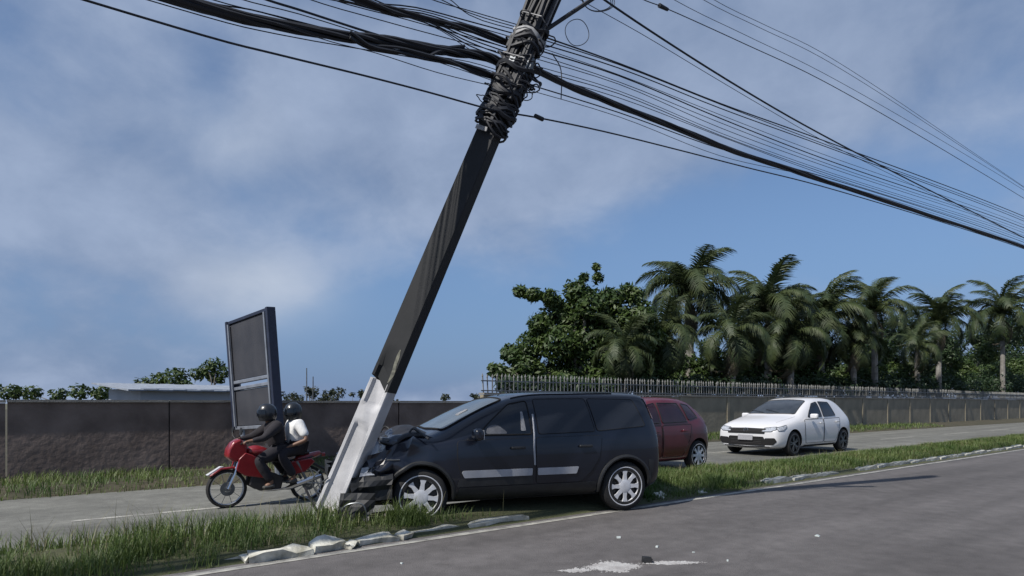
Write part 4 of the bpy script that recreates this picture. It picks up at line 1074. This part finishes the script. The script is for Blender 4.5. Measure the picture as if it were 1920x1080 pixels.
# fallen black bumper piece propped in the grass
fb = crumple_sheet((0, 0, 0), (.34, .02, .0), (.05, .04, .34), 6, 5, .03, 12, M_plas, 'fallen_bumper_piece')
fb.parent = None; fb.location = (-1.78, 6.42, .05); tag(fb, label='torn black bumper piece standing in the grass below the crushed nose', cat='bumper piece')
fl_ = MB().tube(crom([(0, 0, 0), (.03, -.02, .16), (.12, -.03, .22), (.24, -.02, .20), (.28, 0, .02)], 6), .008, 5).build('bumper_trim', M_steel); fl_.location = (-1.72, 6.40, .08)
tag(fl_, label='bent bright trim strip arching over the torn bumper piece in the grass', cat='trim strip')
co_ = MB().tube(crom([(0, 0, .36), (.10, -.03, .18), (.22, -.06, .02)], 6), .014, 6).build('broken_bar', M_mdark); co_.location = (-2.12, 6.55, .08)
tag(co_, label='dark broken bar slanting into the grass at the foot of the pole', cat='bar')

# ---- generic travelling cars
def detail_car(root, cols, paint, XF, XR, RW, W2, style):
    body, b = hull(cols, paint, root, (XF, XR), RW, W2, None, arch_z=RW)
    return b
# white hatchback
wsx = 4.06 / 3.80
hatch = uno[:9] + [(3.25, 3.24, 3.16, .20, .94, 1.365, 1.415, .80, .82, .79, .565), (3.58, 3.52, 3.36, .22, .95, 1.315, 1.36, .77, .80, .765, .54),
                   (3.76, 3.66, 3.46, .26, .95, 1.24, 1.285, .68, .74, .70, .50), (3.80, 3.69, 3.50, .30, .93, 1.15, 1.19, .55, .64, .60, .43)]
polo = []
for c in hatch:
    xb, xm, xr, zb, zm, zr, zt, yl, ym_, ym, yr = c
    polo.append([xb * wsx, xm * wsx, xr * wsx, zb - .03, zm, zr * 1.01, zt * 1.01, yl * 1.06, ym_ * 1.06, ym * 1.05, yr * 1.05])
polo[0] = (.10, .08, .13, .24, .60, .66, .68, .55, .62, .60, .50)
polo[1] = (.12, .12, .24, .19, .68, .735, .755, .74, .80, .76, .62)
polo[2] = (.34, .36, .48, .17, .76, .835, .86, .83, .865, .82, .68)
polo[3] = (.82, .84, .92, .17, .85, .925, .955, .86, .875, .84, .71)
polo[4] = (1.14, 1.24, 1.18, .17, .89, .965, 1.00, .86, .875, .845, .72)
pp = WF  # placeholder keeps order readable
nf = at(1487, 756, 15.76); nf.z = 0
PX = .84
wc = empty('white_hatchback', nf - RV * PX + NV * .82 - Vector((0, 0, 0)), ang, label='white hatchback with a black grille driving towards the crash on the far carriageway', cat='car')
WH2 = .875
_, bw = hull(polo, M_carw, wc, (PX, 3.40), .305, WH2, None, arch_z=.305)
def pw(out, ax, nm, M, off=.006, edge=.009, rnd=.03, em=None, par=None): return patch(bw, out, ax, off, nm, M, par or wc, .06, .008, edge, em or M_plas, rnd)
for sg, ax in ((-1, 'side'), (1, 'far')):
    pw([(1.58, .95), (1.74, 1.09), (2.02, 1.29), (2.26, 1.335), (2.27, .955)], ax, 'front_side_window', M_glass)
    pw([(2.36, .955), (2.35, 1.34), (2.86, 1.325), (3.02, .98)], ax, 'rear_side_window', M_glass)
    pw([(1.40, .30), (2.28, .30), (2.30, .90), (1.36, .885), (1.33, .6)], ax, 'front_door', M_carw, .005, .005, .04, M_dark)
    pw([(2.33, .30), (2.95, .30), (3.12, .62), (3.22, .92), (2.33, .90)], ax, 'rear_door', M_carw, .005, .005, .04, M_dark)
    pw([(1.35, .20), (3.0, .20), (3.0, .255), (1.35, .255)], ax, 'sill_trim', M_plas, .008, None, .01)
    pw([(.15 * 1, .60), (.20, .70), (.62, .785), (.60, .70), (.40, .63)] if False else [(.20, .62), (.20, .70), (.52, .765), (.50, .71), (.36, .64)], ax, 'headlamp', M_lamp, .008, .006, .02)
    MB().box((2.14, sg * .895, .80), (.18, .03, .028)).build('door_handle', M_carw, wc, bevel=.008)
    MB().box((3.0, sg * .89, .82), (.18, .03, .028)).build('door_handle', M_carw, wc, bevel=.008)
    mi = empty('wing_mirror', (1.62, sg * .96, .97)); mi.parent = wc
    MB().box((0, 0, 0), (.11, .19, .13)).build('mirror_shell', M_carw if True else M_plas, mi, bevel=.035)
    MB().box((.058, 0, 0), (.006, .15, .10)).build('mirror_glass', M_glass, mi, smooth=False)
    wheel(wc, PX, sg * (WH2 - .10), .305, .305, 'near' if sg < 0 else 'far', 'spoke'); wheel(wc, 3.40, sg * (WH2 - .10), .305, .305, 'near' if sg < 0 else 'far', 'spoke')
    pw([(sg * .42, .60), (sg * .46, .69), (sg * .74, .72), (sg * .76, .66), (sg * .66, .61)], 'front', 'headlamp', M_lamp, .010, .007, .02)
    pw([(sg * .50, .28), (sg * .50, .45), (sg * .74, .46), (sg * .78, .37), (sg * .70, .29)], 'front', 'fog_lamp_recess', M_dark, .008, None, .03)
    pw([(sg * .58, .80), (sg * .74, .80), (sg * .74, .93), (sg * .60, .93)], 'rear', 'tail_lamp', M_tail, .01, None)
    seam(bw, [(.46, sg * .60), (.8, sg * .665), (1.15, sg * .70)], 'top', 'bonnet_crease', wc, .004, M_carw, .004)
pw([(1.24, -.635), (2.0, -.52), (2.04, 0), (2.0, .52), (1.24, .635), (1.20, 0)], 'top', 'windscreen', M_wind2, .006, .012, .06)
pw([(-.50, .555), (-.52, .675), (0, .685), (.52, .675), (.50, .555)], 'front', 'grille', M_dark, .010, None, .015)
for z in (.605, .645): seam(bw, [(-.45, z), (0, z + .004), (.45, z)], 'front', 'grille_bar', wc, .006, M_mdark, .012)
pw([(-.50, .26), (-.53, .36), (-.46, .485), (.46, .485), (.53, .36), (.50, .26)], 'front', 'lower_grille', M_dark, .008, None, .02)
for z in (.32, .36, .40): seam(bw, [(-.41, z), (0, z), (.41, z)], 'front', 'grille_bar', wc, .005, M_mdark, .012)
pw([(-.62, .235), (0, .215), (.62, .235), (.60, .255), (0, .245), (-.60, .255)], 'front', 'splitter', M_plas, .012, None, .01)
pe = project(bw, 'front', 0, .64, .03)
pl_ = project(bw, 'front', 0, .455, .03)
MB().box((pl_.x, 0, .455), (.012, .40, .13), Matrix.Rotation(.05, 3, 'Y')).build('number_plate', M_plate, wc, bevel=.004)
em = empty('emblem', (pe.x - .004, 0, .635)); em.parent = wc
MB().tube([(0, .058 * cos(2 * pi * j / 24), .058 * sin(2 * pi * j / 24)) for j in range(25)], .007, 6, cap=False).build('emblem_ring', M_chrome, em)
MB().tube([(0, -.022, .046), (0, 0, .006), (0, .022, .046)], .005, 5).build('emblem_stroke', M_chrome, em)
MB().tube([(0, -.046, .026), (0, -.020, -.044), (0, 0, -.006), (0, .020, -.044), (0, .046, .026)], .005, 5).build('emblem_stroke', M_chrome, em)
MB().box((2.1, 0, .24), (2.5, 1.3, .08)).build('floor_pan', M_plas, wc, smooth=False)
for yy in (-.22, .20):
    pts = [project(bw, 'top', 1.25 + .02 * j, yy + .055 * j, .02) for j in range(9)]; MB().tube(pts, .006, 5).build('wiper', M_plas, wc)

# red hatchback passing behind
RF, RR_ = .80, 3.20
p = at(1310, 756, 12.4); p.z = 0
rc_ = empty('red_hatchback', p - RV * RR_ + NV * .80, ang, label='dark red hatchback passing behind the tail of the crashed car', cat='car')
redc = []
for c in hatch:
    xb, xm, xr, zb, zm, zr, zt, yl, ym_, ym, yr = c
    redc.append([xb * .975, xm * .975, xr * .975, zb, zm, zr * .985, zt * .985, yl, ym_, ym, yr])
_, br = hull(redc, M_red, rc_, (RF, RR_), .29, .82, None, arch_z=.29)
def pr(out, ax, nm, M, off=.006, edge=.009, rnd=.03, em=None): return patch(br, out, ax, off, nm, M, rc_, .07, .008, edge, em or M_plas, rnd)
M_wine = mat('wine_glass', (.020, .006, .012), .12, var=.2, spec=.6)
for sg, ax in ((-1, 'side'), (1, 'far')):
    pr([(1.45, .93), (1.60, 1.07), (1.84, 1.26), (2.05, 1.30), (2.06, .935)], ax, 'front_side_window', M_wine)
    pr([(2.13, .935), (2.12, 1.30), (2.72, 1.295), (2.86, .95)], ax, 'rear_side_window', M_wine)
    pr([(2.92, .98), (2.84, 1.29), (3.10, 1.26), (3.24, 1.03)], ax, 'quarter_window', M_wine)
    pr([(1.26, .30), (2.07, .30), (2.08, .89), (1.21, .87)], ax, 'front_door', M_red, .005, .005, .04, M_dark)
    pr([(2.11, .30), (2.70, .30), (2.90, .62), (2.97, .90), (2.11, .89)], ax, 'rear_door', M_red, .005, .005, .04, M_dark)
    pr([(sg * .50, 1.18), (sg * .60, .90), (sg * .70, .90), (sg * .60, 1.16)], 'rear', 'tail_lamp', M_tail, .01, None)
    wheel(rc_, RF, sg * .72, .29, .29, 'near' if sg < 0 else 'far'); wheel(rc_, RR_, sg * .72, .29, .29, 'near' if sg < 0 else 'far')
    for x0 in (1.88, 2.74): MB().box((x0, sg * .84, .78), (.17, .03, .028)).build('door_handle', M_red, rc_, bevel=.008)
    pr([(.28, .60), (.30, .70), (.50, .76), (.52, .66)], ax, 'headlamp', M_lamp, .008, None)
pr([(1.18, -.58), (1.82, -.48), (1.85, 0), (1.82, .48), (1.18, .58), (1.14, 0)], 'top', 'windscreen', M_wine)
pr([(-.50, 1.0), (-.44, 1.22), (.44, 1.22), (.50, 1.0)], 'rear', 'rear_window', M_wine)
MB().box((1.95, 0, .24), (2.3, 1.2, .08)).build('floor_pan', M_plas, rc_, smooth=False)

# ------------------------------------------------------------------ motorcycle and its two riders
mp = at(425, 756, 9.30); mp.z = far_z(2.5)
SC = .93
def wheel_m(parent, x, R, spoke=True):
    w = empty('wheel', (x, 0, R)); w.parent = parent
    MB().lathe([(R * .84, -.035), (R * .93, -.045), (R, -.02), (R, .02), (R * .93, .045), (R * .84, .035), (R * .84, -.035)], 36).build('tyre', M_rub, w)
    MB().lathe([(R * .86, -.022), (R * .80, -.018), (R * .80, .018), (R * .86, .022)], 36).build('rim', M_alloy, w)
    h = MB().lathe([(.001, -.06), (.045, -.06), (.045, .06), (.001, .06)], 16); h.lathe([(.05, -.055), (.11, -.055), (.11, -.049), (.05, -.049), (.05, -.055)], 20); h.build('hub', M_steel, w)
    sp = MB()
    for i in range(10):
        a = 2 * pi * i / 10; sp.tube([(.04 * cos(a + .3), (-1) ** i * .03, .04 * sin(a + .3)), (R * .82 * cos(a), 0, R * .82 * sin(a))], .0045 if spoke else .012, 4)
    sp.build('spokes', M_steel, w); return w
bike = empty('motorcycle', mp, ang, label='red and black motorcycle carrying two people past the foot of the pole', cat='motorcycle'); bike.scale = (SC, SC, SC)
wheel_m(bike, 0, .30); wheel_m(bike, 1.28, .29)
for sg in (-1, 1):
    MB().tube([(0, sg * .075, .30), (.10, sg * .075, .52), (.20, sg * .075, .86)], [.022, .024, .018], 8).build('fork_leg', M_chrome if sg < 0 else M_steel, bike)
    MB().tube([(1.28, sg * .09, .29), (.80, sg * .08, .36)], .020, 6).build('swing_arm', M_steel, bike)
    MB().tube([(1.22, sg * .12, .36), (1.05, sg * .13, .68)], [.022, .030], 8).build('shock_absorber', M_red if False else M_steel, bike)
    MB().tube([(.30, sg * .05, .82), (.55, sg * .10, .72), (.95, sg * .11, .66), (1.35, sg * .09, .74)], .014, 6).build('frame_rail', M_mdark, bike)
    MB().tube([(.62, sg * .12, .30), (.62, sg * .24, .29)], .014, 6).build('footpeg', M_plas, bike)
    MB().tube([(.20, sg * .10, 1.00), (.14, sg * .22, 1.13), (.15, sg * .24, 1.18)], .006, 5).build('mirror_stem', M_plas, bike)
    MB().lathe([(.001, -.006), (.055, -.006), (.055, .008), (.001, .010)], 14, (.15, sg * .24, 1.20), 'x').build('mirror', M_plas, bike)
    MB().prism([(.10, .60), (.22, .50), (.52, .44), (.64, .56), (.48, .76), (.24, .86), (.14, .76)], sg * .14, sg * .165).build('tank_shroud', M_mred, bike, bevel=.012)
MB().tube(crom([(.22, -.36, 1.02), (.20, -.22, 1.03), (.17, -.06, .97), (.17, .06, .97), (.20, .22, 1.03), (.22, .36, 1.02)], 4), .012, 6).build('handlebar', M_plas, bike)
def blobmesh(pts, rs, M, name, parent, edges=None, lv=2):
    me = bpy.data.meshes.new(name); E = edges or [(i, i + 1) for i in range(len(pts) - 1)]
    me.from_pydata([tuple(p) for p in pts], E, []); o = bpy.data.objects.new('t', me); C.objects.link(o)
    o.modifiers.new('s', 'SKIN'); sk = me.skin_vertices[0].data
    for i, r in enumerate(rs): sk[i].radius = r if isinstance(r, tuple) else (r, r)
    for i in range(len(sk)): sk[i].use_root = (i == 0)
    md = o.modifiers.new('u', 'SUBSURF'); md.levels = lv; md.render_levels = lv
    bpy.context.view_layer.update(); dg = bpy.context.evaluated_depsgraph_get()
    r = bpy.data.meshes.new_from_object(o.evaluated_get(dg), depsgraph=dg); bpy.data.objects.remove(o, do_unlink=True)
    r.materials.clear(); r.materials.append(M); r.shade_smooth(); r.name = name
    return link(name, r, parent)
blobmesh([(.26, 0, .86), (.42, 0, .88), (.60, 0, .82), (.66, 0, .78)], [(.07, .06), (.15, .12), (.12, .10), (.06, .05)], M_mred, 'fuel_tank', bike)
blobmesh([(.60, 0, .80), (.78, 0, .77), (1.05, 0, .80), (1.32, 0, .82)], [(.09, .04), (.13, .055), (.13, .05), (.09, .04)], M_plas, 'seat', bike)
blobmesh([(1.05, 0, .70), (1.30, 0, .74), (1.52, 0, .80)], [(.11, .06), (.10, .06), (.04, .04)], M_mred, 'tail_fairing', bike)
MB().lathe([(.001, -.05), (.075, -.05), (.09, -.01), (.085, .05), (.04, .09), (.001, .09)], 20, (.085, 0, .86), 'x').build('headlight', M_plas, bike)
MB().lathe([(.001, -.012), (.06, -.006), (.075, .004)], 20, (.030, 0, .86), 'x').build('headlight_lens', M_lamp, bike)
MB().prism([(-.02, .80), (.0, .92), (.07, 1.03), (.18, 1.08), (.28, .98), (.28, .82), (.18, .72), (.07, .72)], -.12, .12).build('front_cowl', M_mred, bike, bevel=.03)
for sg in (-1, 1):
    MB().prism([(.30, .34), (.46, .24), (.80, .26), (.84, .44), (.62, .54), (.36, .56)], sg * .10, sg * .155).build('engine_shroud', M_mdark, bike, bevel=.015)
    MB().prism([(.92, .44), (1.20, .50), (1.36, .66), (1.30, .72), (.95, .68)], sg * .10, sg * .15).build('side_cover', M_mdark if sg > 0 else M_mred, bike, bevel=.015)
MB().prism([(-.26, .52), (-.10, .63), (.12, .64), (.26, .56), (.24, .54), (.10, .61), (-.08, .60), (-.24, .50)], -.06, .06).build('front_mudguard', M_mred, bike, bevel=.01)
MB().prism([(-.30, .53), (-.10, .655), (-.05, .65), (-.27, .515)], -.045, .045).build('mudguard_tip', M_carw, bike, bevel=.006)
MB().prism([(1.10, .62), (1.34, .66), (1.58, .52), (1.66, .40), (1.62, .40), (1.54, .50), (1.32, .62), (1.10, .58)], -.06, .06).build('rear_mudguard', M_plas, bike, bevel=.01)
eb = MB(); eb.box((.58, 0, .40), (.30, .24, .20)); eb.box((.50, 0, .54), (.16, .17, .18), Matrix.Rotation(-.3, 3, 'Y'))
for i in range(5): eb.box((.49 + .0 * i, 0, .49 + .03 * i), (.20, .21, .010), Matrix.Rotation(-.3, 3, 'Y'))
eb.lathe([(.001, -.15), (.09, -.15), (.10, -.12), (.10, .12), (.09, .15), (.001, .15)], 18, (.66, 0, .38)); eb.build('engine', M_steel, bike)
MB().tube(crom([(.42, -.08, .52), (.36, -.10, .36), (.50, -.13, .25), (.85, -.15, .25), (1.05, -.16, .30), (1.45, -.17, .42)], 5), [.018] * 16 + [.03, .04, .045, .045, .045, .045, .045, .045, .042, .03], 8).build('exhaust', M_chrome, bike)
MB().lathe([(.001, -.03), (.03, -.03), (.035, .02), (.001, .03)], 10, (1.56, 0, .76), 'x').build('tail_light', M_mred, bike)

def person(name, hip, chest, neck, head, hands, elbows, knees, feet, M_top, M_leg, label, sleeve='short', yaw=0):
    """local to the bike frame, x towards the rear; the person faces -x"""
    root = empty(name, mp, ang, label=label, cat='person'); root.scale = (SC, SC, SC)
    hp = Vector(hip); ch = Vector(chest); nk = Vector(neck); hd = Vector(head)
    V = [hp, (hp + ch) / 2, ch, nk, hd - Vector((0, 0, .02)), hd + Vector((0, 0, .08))]; Rr = [(.14, .11), (.125, .10), (.15, .11), (.055, .055), (.075, .085), (.07, .08)]
    E = [(0, 1), (1, 2), (2, 3), (3, 4), (4, 5)]
    def add(p, r, par): V.append(Vector(p)); Rr.append(r if isinstance(r, tuple) else (r, r)); E.append((par, len(V) - 1)); return len(V) - 1
    arms = []; legs = []
    for sg, h, e, k, f in ((-1, hands[0], elbows[0], knees[0], feet[0]), (1, hands[1], elbows[1], knees[1], feet[1])):
        sh = add(ch + Vector((.01, sg * .17, .08)), .060, 2); el_ = add(e, .043, sh); wr = add(Vector(e).lerp(Vector(h), .86), .027, el_); pm = add(h, (.036, .026), wr)
        arms.append((V[sh], Vector(e), V[wr]))
        d = (Vector(h) - Vector(e)).normalized(); sd2 = Vector((0, 1, 0)); dn = Vector((0, 0, -1))
        for q in range(4):
            kq = add(V[pm] + d * .045 + sd2 * (.020 * (q - 1.5)), .0095, pm); k2 = add(V[kq] + d * (.026 + .004 * (q in (1, 2))) + dn * .012, .0085, kq); add(V[k2] + dn * .026 - d * .008, .0075, k2)
        tb = add(V[pm] + d * .01 - sd2 * sg * .036, .011, pm); add(V[tb] + d * .03 + dn * .02, .009, tb)
        hj = add(hp + Vector((0, sg * .09, -.02)), .095, 0); kn = add(k, .060, hj); an = add(f, .040, kn); add(Vector(f) + Vector((-.12, 0, -.05)), (.04, .03), an)
        legs.append((V[hj], Vector(k), Vector(f)))
    b = blobmesh(V, Rr, M_skin, 'body', root, E, 1)
    # shirt: torso and sleeves as a looser skin over the body
    T = [hp + Vector((0, 0, .0)), (hp * .5 + ch * .5), ch, nk - Vector((0, 0, .035))]; TR = [(.19, .155), (.185, .150), (.20, .155), (.085, .085)]; TE = [(0, 1), (1, 2), (2, 3)]
    for sh, e, w_ in arms:
        T.append(sh); TR.append((.098, .098)); TE.append((2, len(T) - 1))
        T.append(sh.lerp(e, .55)); TR.append((.082, .082)); TE.append((len(T) - 2, len(T) - 1))
        T.append(sh.lerp(e, .85 if sleeve == 'short' else 1)); TR.append((.068, .068) if sleeve == 'short' else (.055, .055)); TE.append((len(T) - 2, len(T) - 1))
        if sleeve == 'long': T.append(e.lerp(w_, .95)); TR.append((.040, .040)); TE.append((len(T) - 2, len(T) - 1))
    blobmesh(T, TR, M_top, 'shirt', root, TE, 2)
    G = [hp + Vector((0, 0, .03))]; GR = [(.16, .13)]; GE = []
    for hj, k, f in legs:
        for p, r, par in ((hj, .135, 0), (hj.lerp(k, .5), .115, None), (k, .092, None), (k.lerp(f, .5), .082, None), (k.lerp(f, .92), .066, None)):
            G.append(p); GR.append((r, r)); GE.append((0 if par == 0 else len(G) - 2, len(G) - 1))
    blobmesh(G, GR, M_leg, 'trousers', root, GE, 2)
    for sg, (hj, k, f) in zip((-1, 1), legs):
        blobmesh([f + Vector((.04, 0, -.04)), f + Vector((-.05, 0, -.055)), f + Vector((-.16, 0, -.065))], [(.048, .045), (.046, .038), (.038, .026)], M_shoe, 'shoe', root)
    # face details under the helmet opening
    MB().lathe([(.001, -.02), (.012, -.012), (.014, .01), (.001, .02)], 8, hd + Vector((-.095, 0, .0)), 'x').build('nose', M_skin, root)
    he = Matrix.Rotation(yaw, 4, 'Z')
    hs = MB().lathe([(.001, .175), (.06, .168), (.108, .13), (.132, .07), (.138, .0), (.128, -.06), (.112, -.105), (.104, -.11)], 28, (0, 0, 0), 'z')
    for i, v in enumerate(hs.v): hs.v[i] = (v[0] * 1.10, v[1] * .95, v[2])
    ho = hs.build('helmet', M_helm, root); ho.location = hd + Vector((0, 0, .0)); ho.rotation_euler = (0, 0, yaw)
    vz_ = MB(); vs = []
    for i in range(13):
        a = radians(115 + 130 * i / 12)
        for zz_, rr_ in ((.075, .140), (.03, .150), (-.035, .146)): vs.append((cos(a) * rr_ * 1.10, sin(a) * rr_ * .95, zz_))
    vz_.add(vs, [(i * 3 + j, i * 3 + j + 1, (i + 1) * 3 + j + 1, (i + 1) * 3 + j) for i in range(12) for j in range(2)])
    vo = vz_.build('visor', M_lamp if name == 'x' else M_glass, root); vo.location = ho.location; vo.rotation_euler = (0, 0, yaw)
    return root
person('person', (.80, 0, .90), (.71, 0, 1.18), (.64, 0, 1.36), (.62, 0, 1.455), [(.24, -.32, 1.045), (.24, .32, 1.045)], [(.46, -.34, 1.08), (.46, .34, 1.08)],
       [(.42, -.20, .72), (.42, .20, .72)], [(.64, -.20, .36), (.64, .20, .36)], M_shirtd, M_trou, 'person in dark clothes and dark helmet steering the motorcycle', 'long')
person('person', (1.08, 0, .93), (1.07, 0, 1.21), (1.04, -.02, 1.38), (1.03, -.03, 1.475), [(.88, -.20, .92), (.88, .20, .92)], [(1.16, -.32, 1.04), (1.10, .30, 1.04)],
       [(.76, -.22, .80), (.76, .22, .80)], [(1.00, -.20, .42), (1.00, .20, .42)], M_shirtw, M_trou, 'person in a white shirt and dark helmet riding behind on the motorcycle', 'short', yaw=.5)

# ------------------------------------------------------------------ sign board, shed, small things
A_ = at(506, 756, 12.67); B_ = at(427, 756, 14.23); A_.z = B_.z = -.2
dirS = (B_ - A_)
A_.x += .27; B_.x += .27
sg_ = empty('sign_board', A_, atan2(dirS.y, dirS.x), label='tall dark two-panel sign board seen from its back behind the motorcycle', cat='sign'); WS = dirS.length
SH = radians(-2.2)
sg_.rotation_euler = (Matrix.Rotation(radians(-4.2), 3, 'Y') @ Matrix.Rotation(atan2(dirS.y, dirS.x), 3, 'Z')).to_euler()
# local x runs away from the road, z up, local -y faces left along the road
zt_ = 3.38; zm1, zm2, zb_ = 2.06, 1.92, 1.06; T = .12
for (z0, z1) in ((zm1, zt_), (zb_, zm2)):
    MB().box((WS / 2, 0, (z0 + z1) / 2), (WS - .16, T * .5, z1 - z0 - .1)).build('sign_panel', M_signd, sg_, smooth=False)
    for zz_ in (z0, z1): MB().box((WS / 2, 0, zz_), (WS, T, .07)).build('sign_rail', M_signe if zz_ == z1 and z1 == zt_ else M_signf, sg_, smooth=False, bevel=.01)
for x_, M_ in ((.04, M_signe), (WS - .04, M_signe)):
    MB().box((x_, 0, (zt_ + zb_) / 2 + .01), (.09, T + .06, zt_ - zb_ + .06)).build('sign_upright', M_, sg_, smooth=False, bevel=.01)
for x_ in (.16, WS - .15):
    MB().box((x_, -T / 2 - .02, (zt_ + zb_) / 2), (.06, .03, zt_ - zb_ - .08)).build('inner_frame', M_signf, sg_, smooth=False)
    MB().box((x_, T / 2 + .02, (zt_ + zb_) / 2), (.06, .03, zt_ - zb_ - .08)).build('inner_frame', M_signf, sg_, smooth=False)
for x_ in (.25, WS - .3):
    MB().tube([(x_, 0, -.2), (x_, 0, zb_)], .055, 8).build('leg', M_signf, sg_)
# pale shed at the far left
sh = empty('shed', at(360, 756, 24).xy.to_3d() + Vector((0, 0, -.3)), ang + .2, label='low pale shed with a grey sheet roof beyond the wall at the left', cat='shed')
MB().box((0, 0, 1.05), (4.6, 3, 2.1)).build('wall', M_pale, sh, smooth=False)
for i in range(12): MB().box((-2.53 + i * .46, 0, 2.17 + .012 * (i % 2)), (.47, 3.6, .05), Matrix.Rotation(.08, 3, 'X')).build('roof_sheet', M_roofc, sh, smooth=False)
for x_ in (-1.2, .9):
    f = MB().box((x_, -1.51, 1.35), (.8, .04, .7)).build('window', M_signf, sh, smooth=False); MB().box((x_, -1.535, 1.35), (.68, .02, .58)).build('pane', M_glass, f, smooth=False)

# spill of white powder, and bits on the asphalt
def roadpt(px, py): Y = 1200 * H / (py - 756); return Vector(((px - 960) / 1200 * Y, Y, 0))
def spill(name, cx, cy, L, w_, n, seed, label, rot=0.0):
    c = roadpt(cx, cy); rr = np.random.RandomState(seed); mb = MB(); root_pts = []
    for i in range(n):
        t = rr.normal(0, .42); u = rr.normal(0, .32) * (1 - min(.8, abs(t) * .6))
        p = Vector((t * L, u * w_, 0)); r = max(.0025, abs(rr.normal(0, .0075))) * (1.4 - min(1.1, abs(t)))
        k = 6; vs = [(p.x + r * cos(2 * pi * j / k + i), p.y + r * .8 * sin(2 * pi * j / k + i), .002) for j in range(k)] + [(p.x, p.y, .002 + r * .45)]
        mb.add(vs, [(j, (j + 1) % k, k) for j in range(k)])
    o = mb.build(name, M_powder); o.location = c + Vector((0, 0, .0)); o.rotation_euler = (0, 0, rot); tag(o, label=label, kind='stuff'); return o
spill('spilled_powder', 1150, 1063, .24, .20, 5200, 3, 'bright heap of white powder spilled on the near road', .12)
spill('spilled_powder', 1262, 1056, .30, .09, 900, 4, 'thin white powder trail on the near road', .05)
spill('spilled_powder', 1080, 1070, .16, .08, 500, 5, 'faint white dusting left of the powder heap', .1)
me = stone_mesh(.075, 77, .06, .05, .012); me.materials.clear(); me.materials.append(M_plas)
o = link('dark_lump', me); o.location = roadpt(1213, 1055) + Vector((0, 0, .02)); tag(o, label='small dark lump between the powder heap and its thin trail', cat='debris')
for i, (x, y, r) in enumerate([(1160, 1009, .022), (1232, 1026, .020), (1533, 1006, .022), (1300, 1036, .012), (1364, 1052, .014), (753, 1057, .014), (1240, 932, .02)]):
    me = stone_mesh(r * 1.8, 90 + i, r, r * .7, .004); me.name = 'plastic_shard'; me.materials.clear(); me.materials.append(M_glassbit)
    o = link('plastic_shard', me); o.location = roadpt(x, y) + Vector((0, 0, r * .4)); o.rotation_euler = (0, 0, i * 1.1)
    tag(o, label='tiny pale plastic shard lying on the near asphalt', cat='debris', group='pale shards on the near road')
# odd pale litter in the grass
for i, (px, py, Y) in enumerate([(603, 975, 6.9), (660, 962, 7.1)]):
    p = at(px, py, Y); o = link('litter', stone_mesh(.07, 120 + i, .05, .02, .012)); o.location = (p.x, p.y, max(.12, p.z)); tag(o, label=['pale scrap of litter caught in the grass left of the pole', 'pale scrap of litter at the broken foot of the pole'][i], cat='litter')
# remove construction leftovers
for me in list(bpy.data.meshes):
    if me.users == 0: bpy.data.meshes.remove(me)
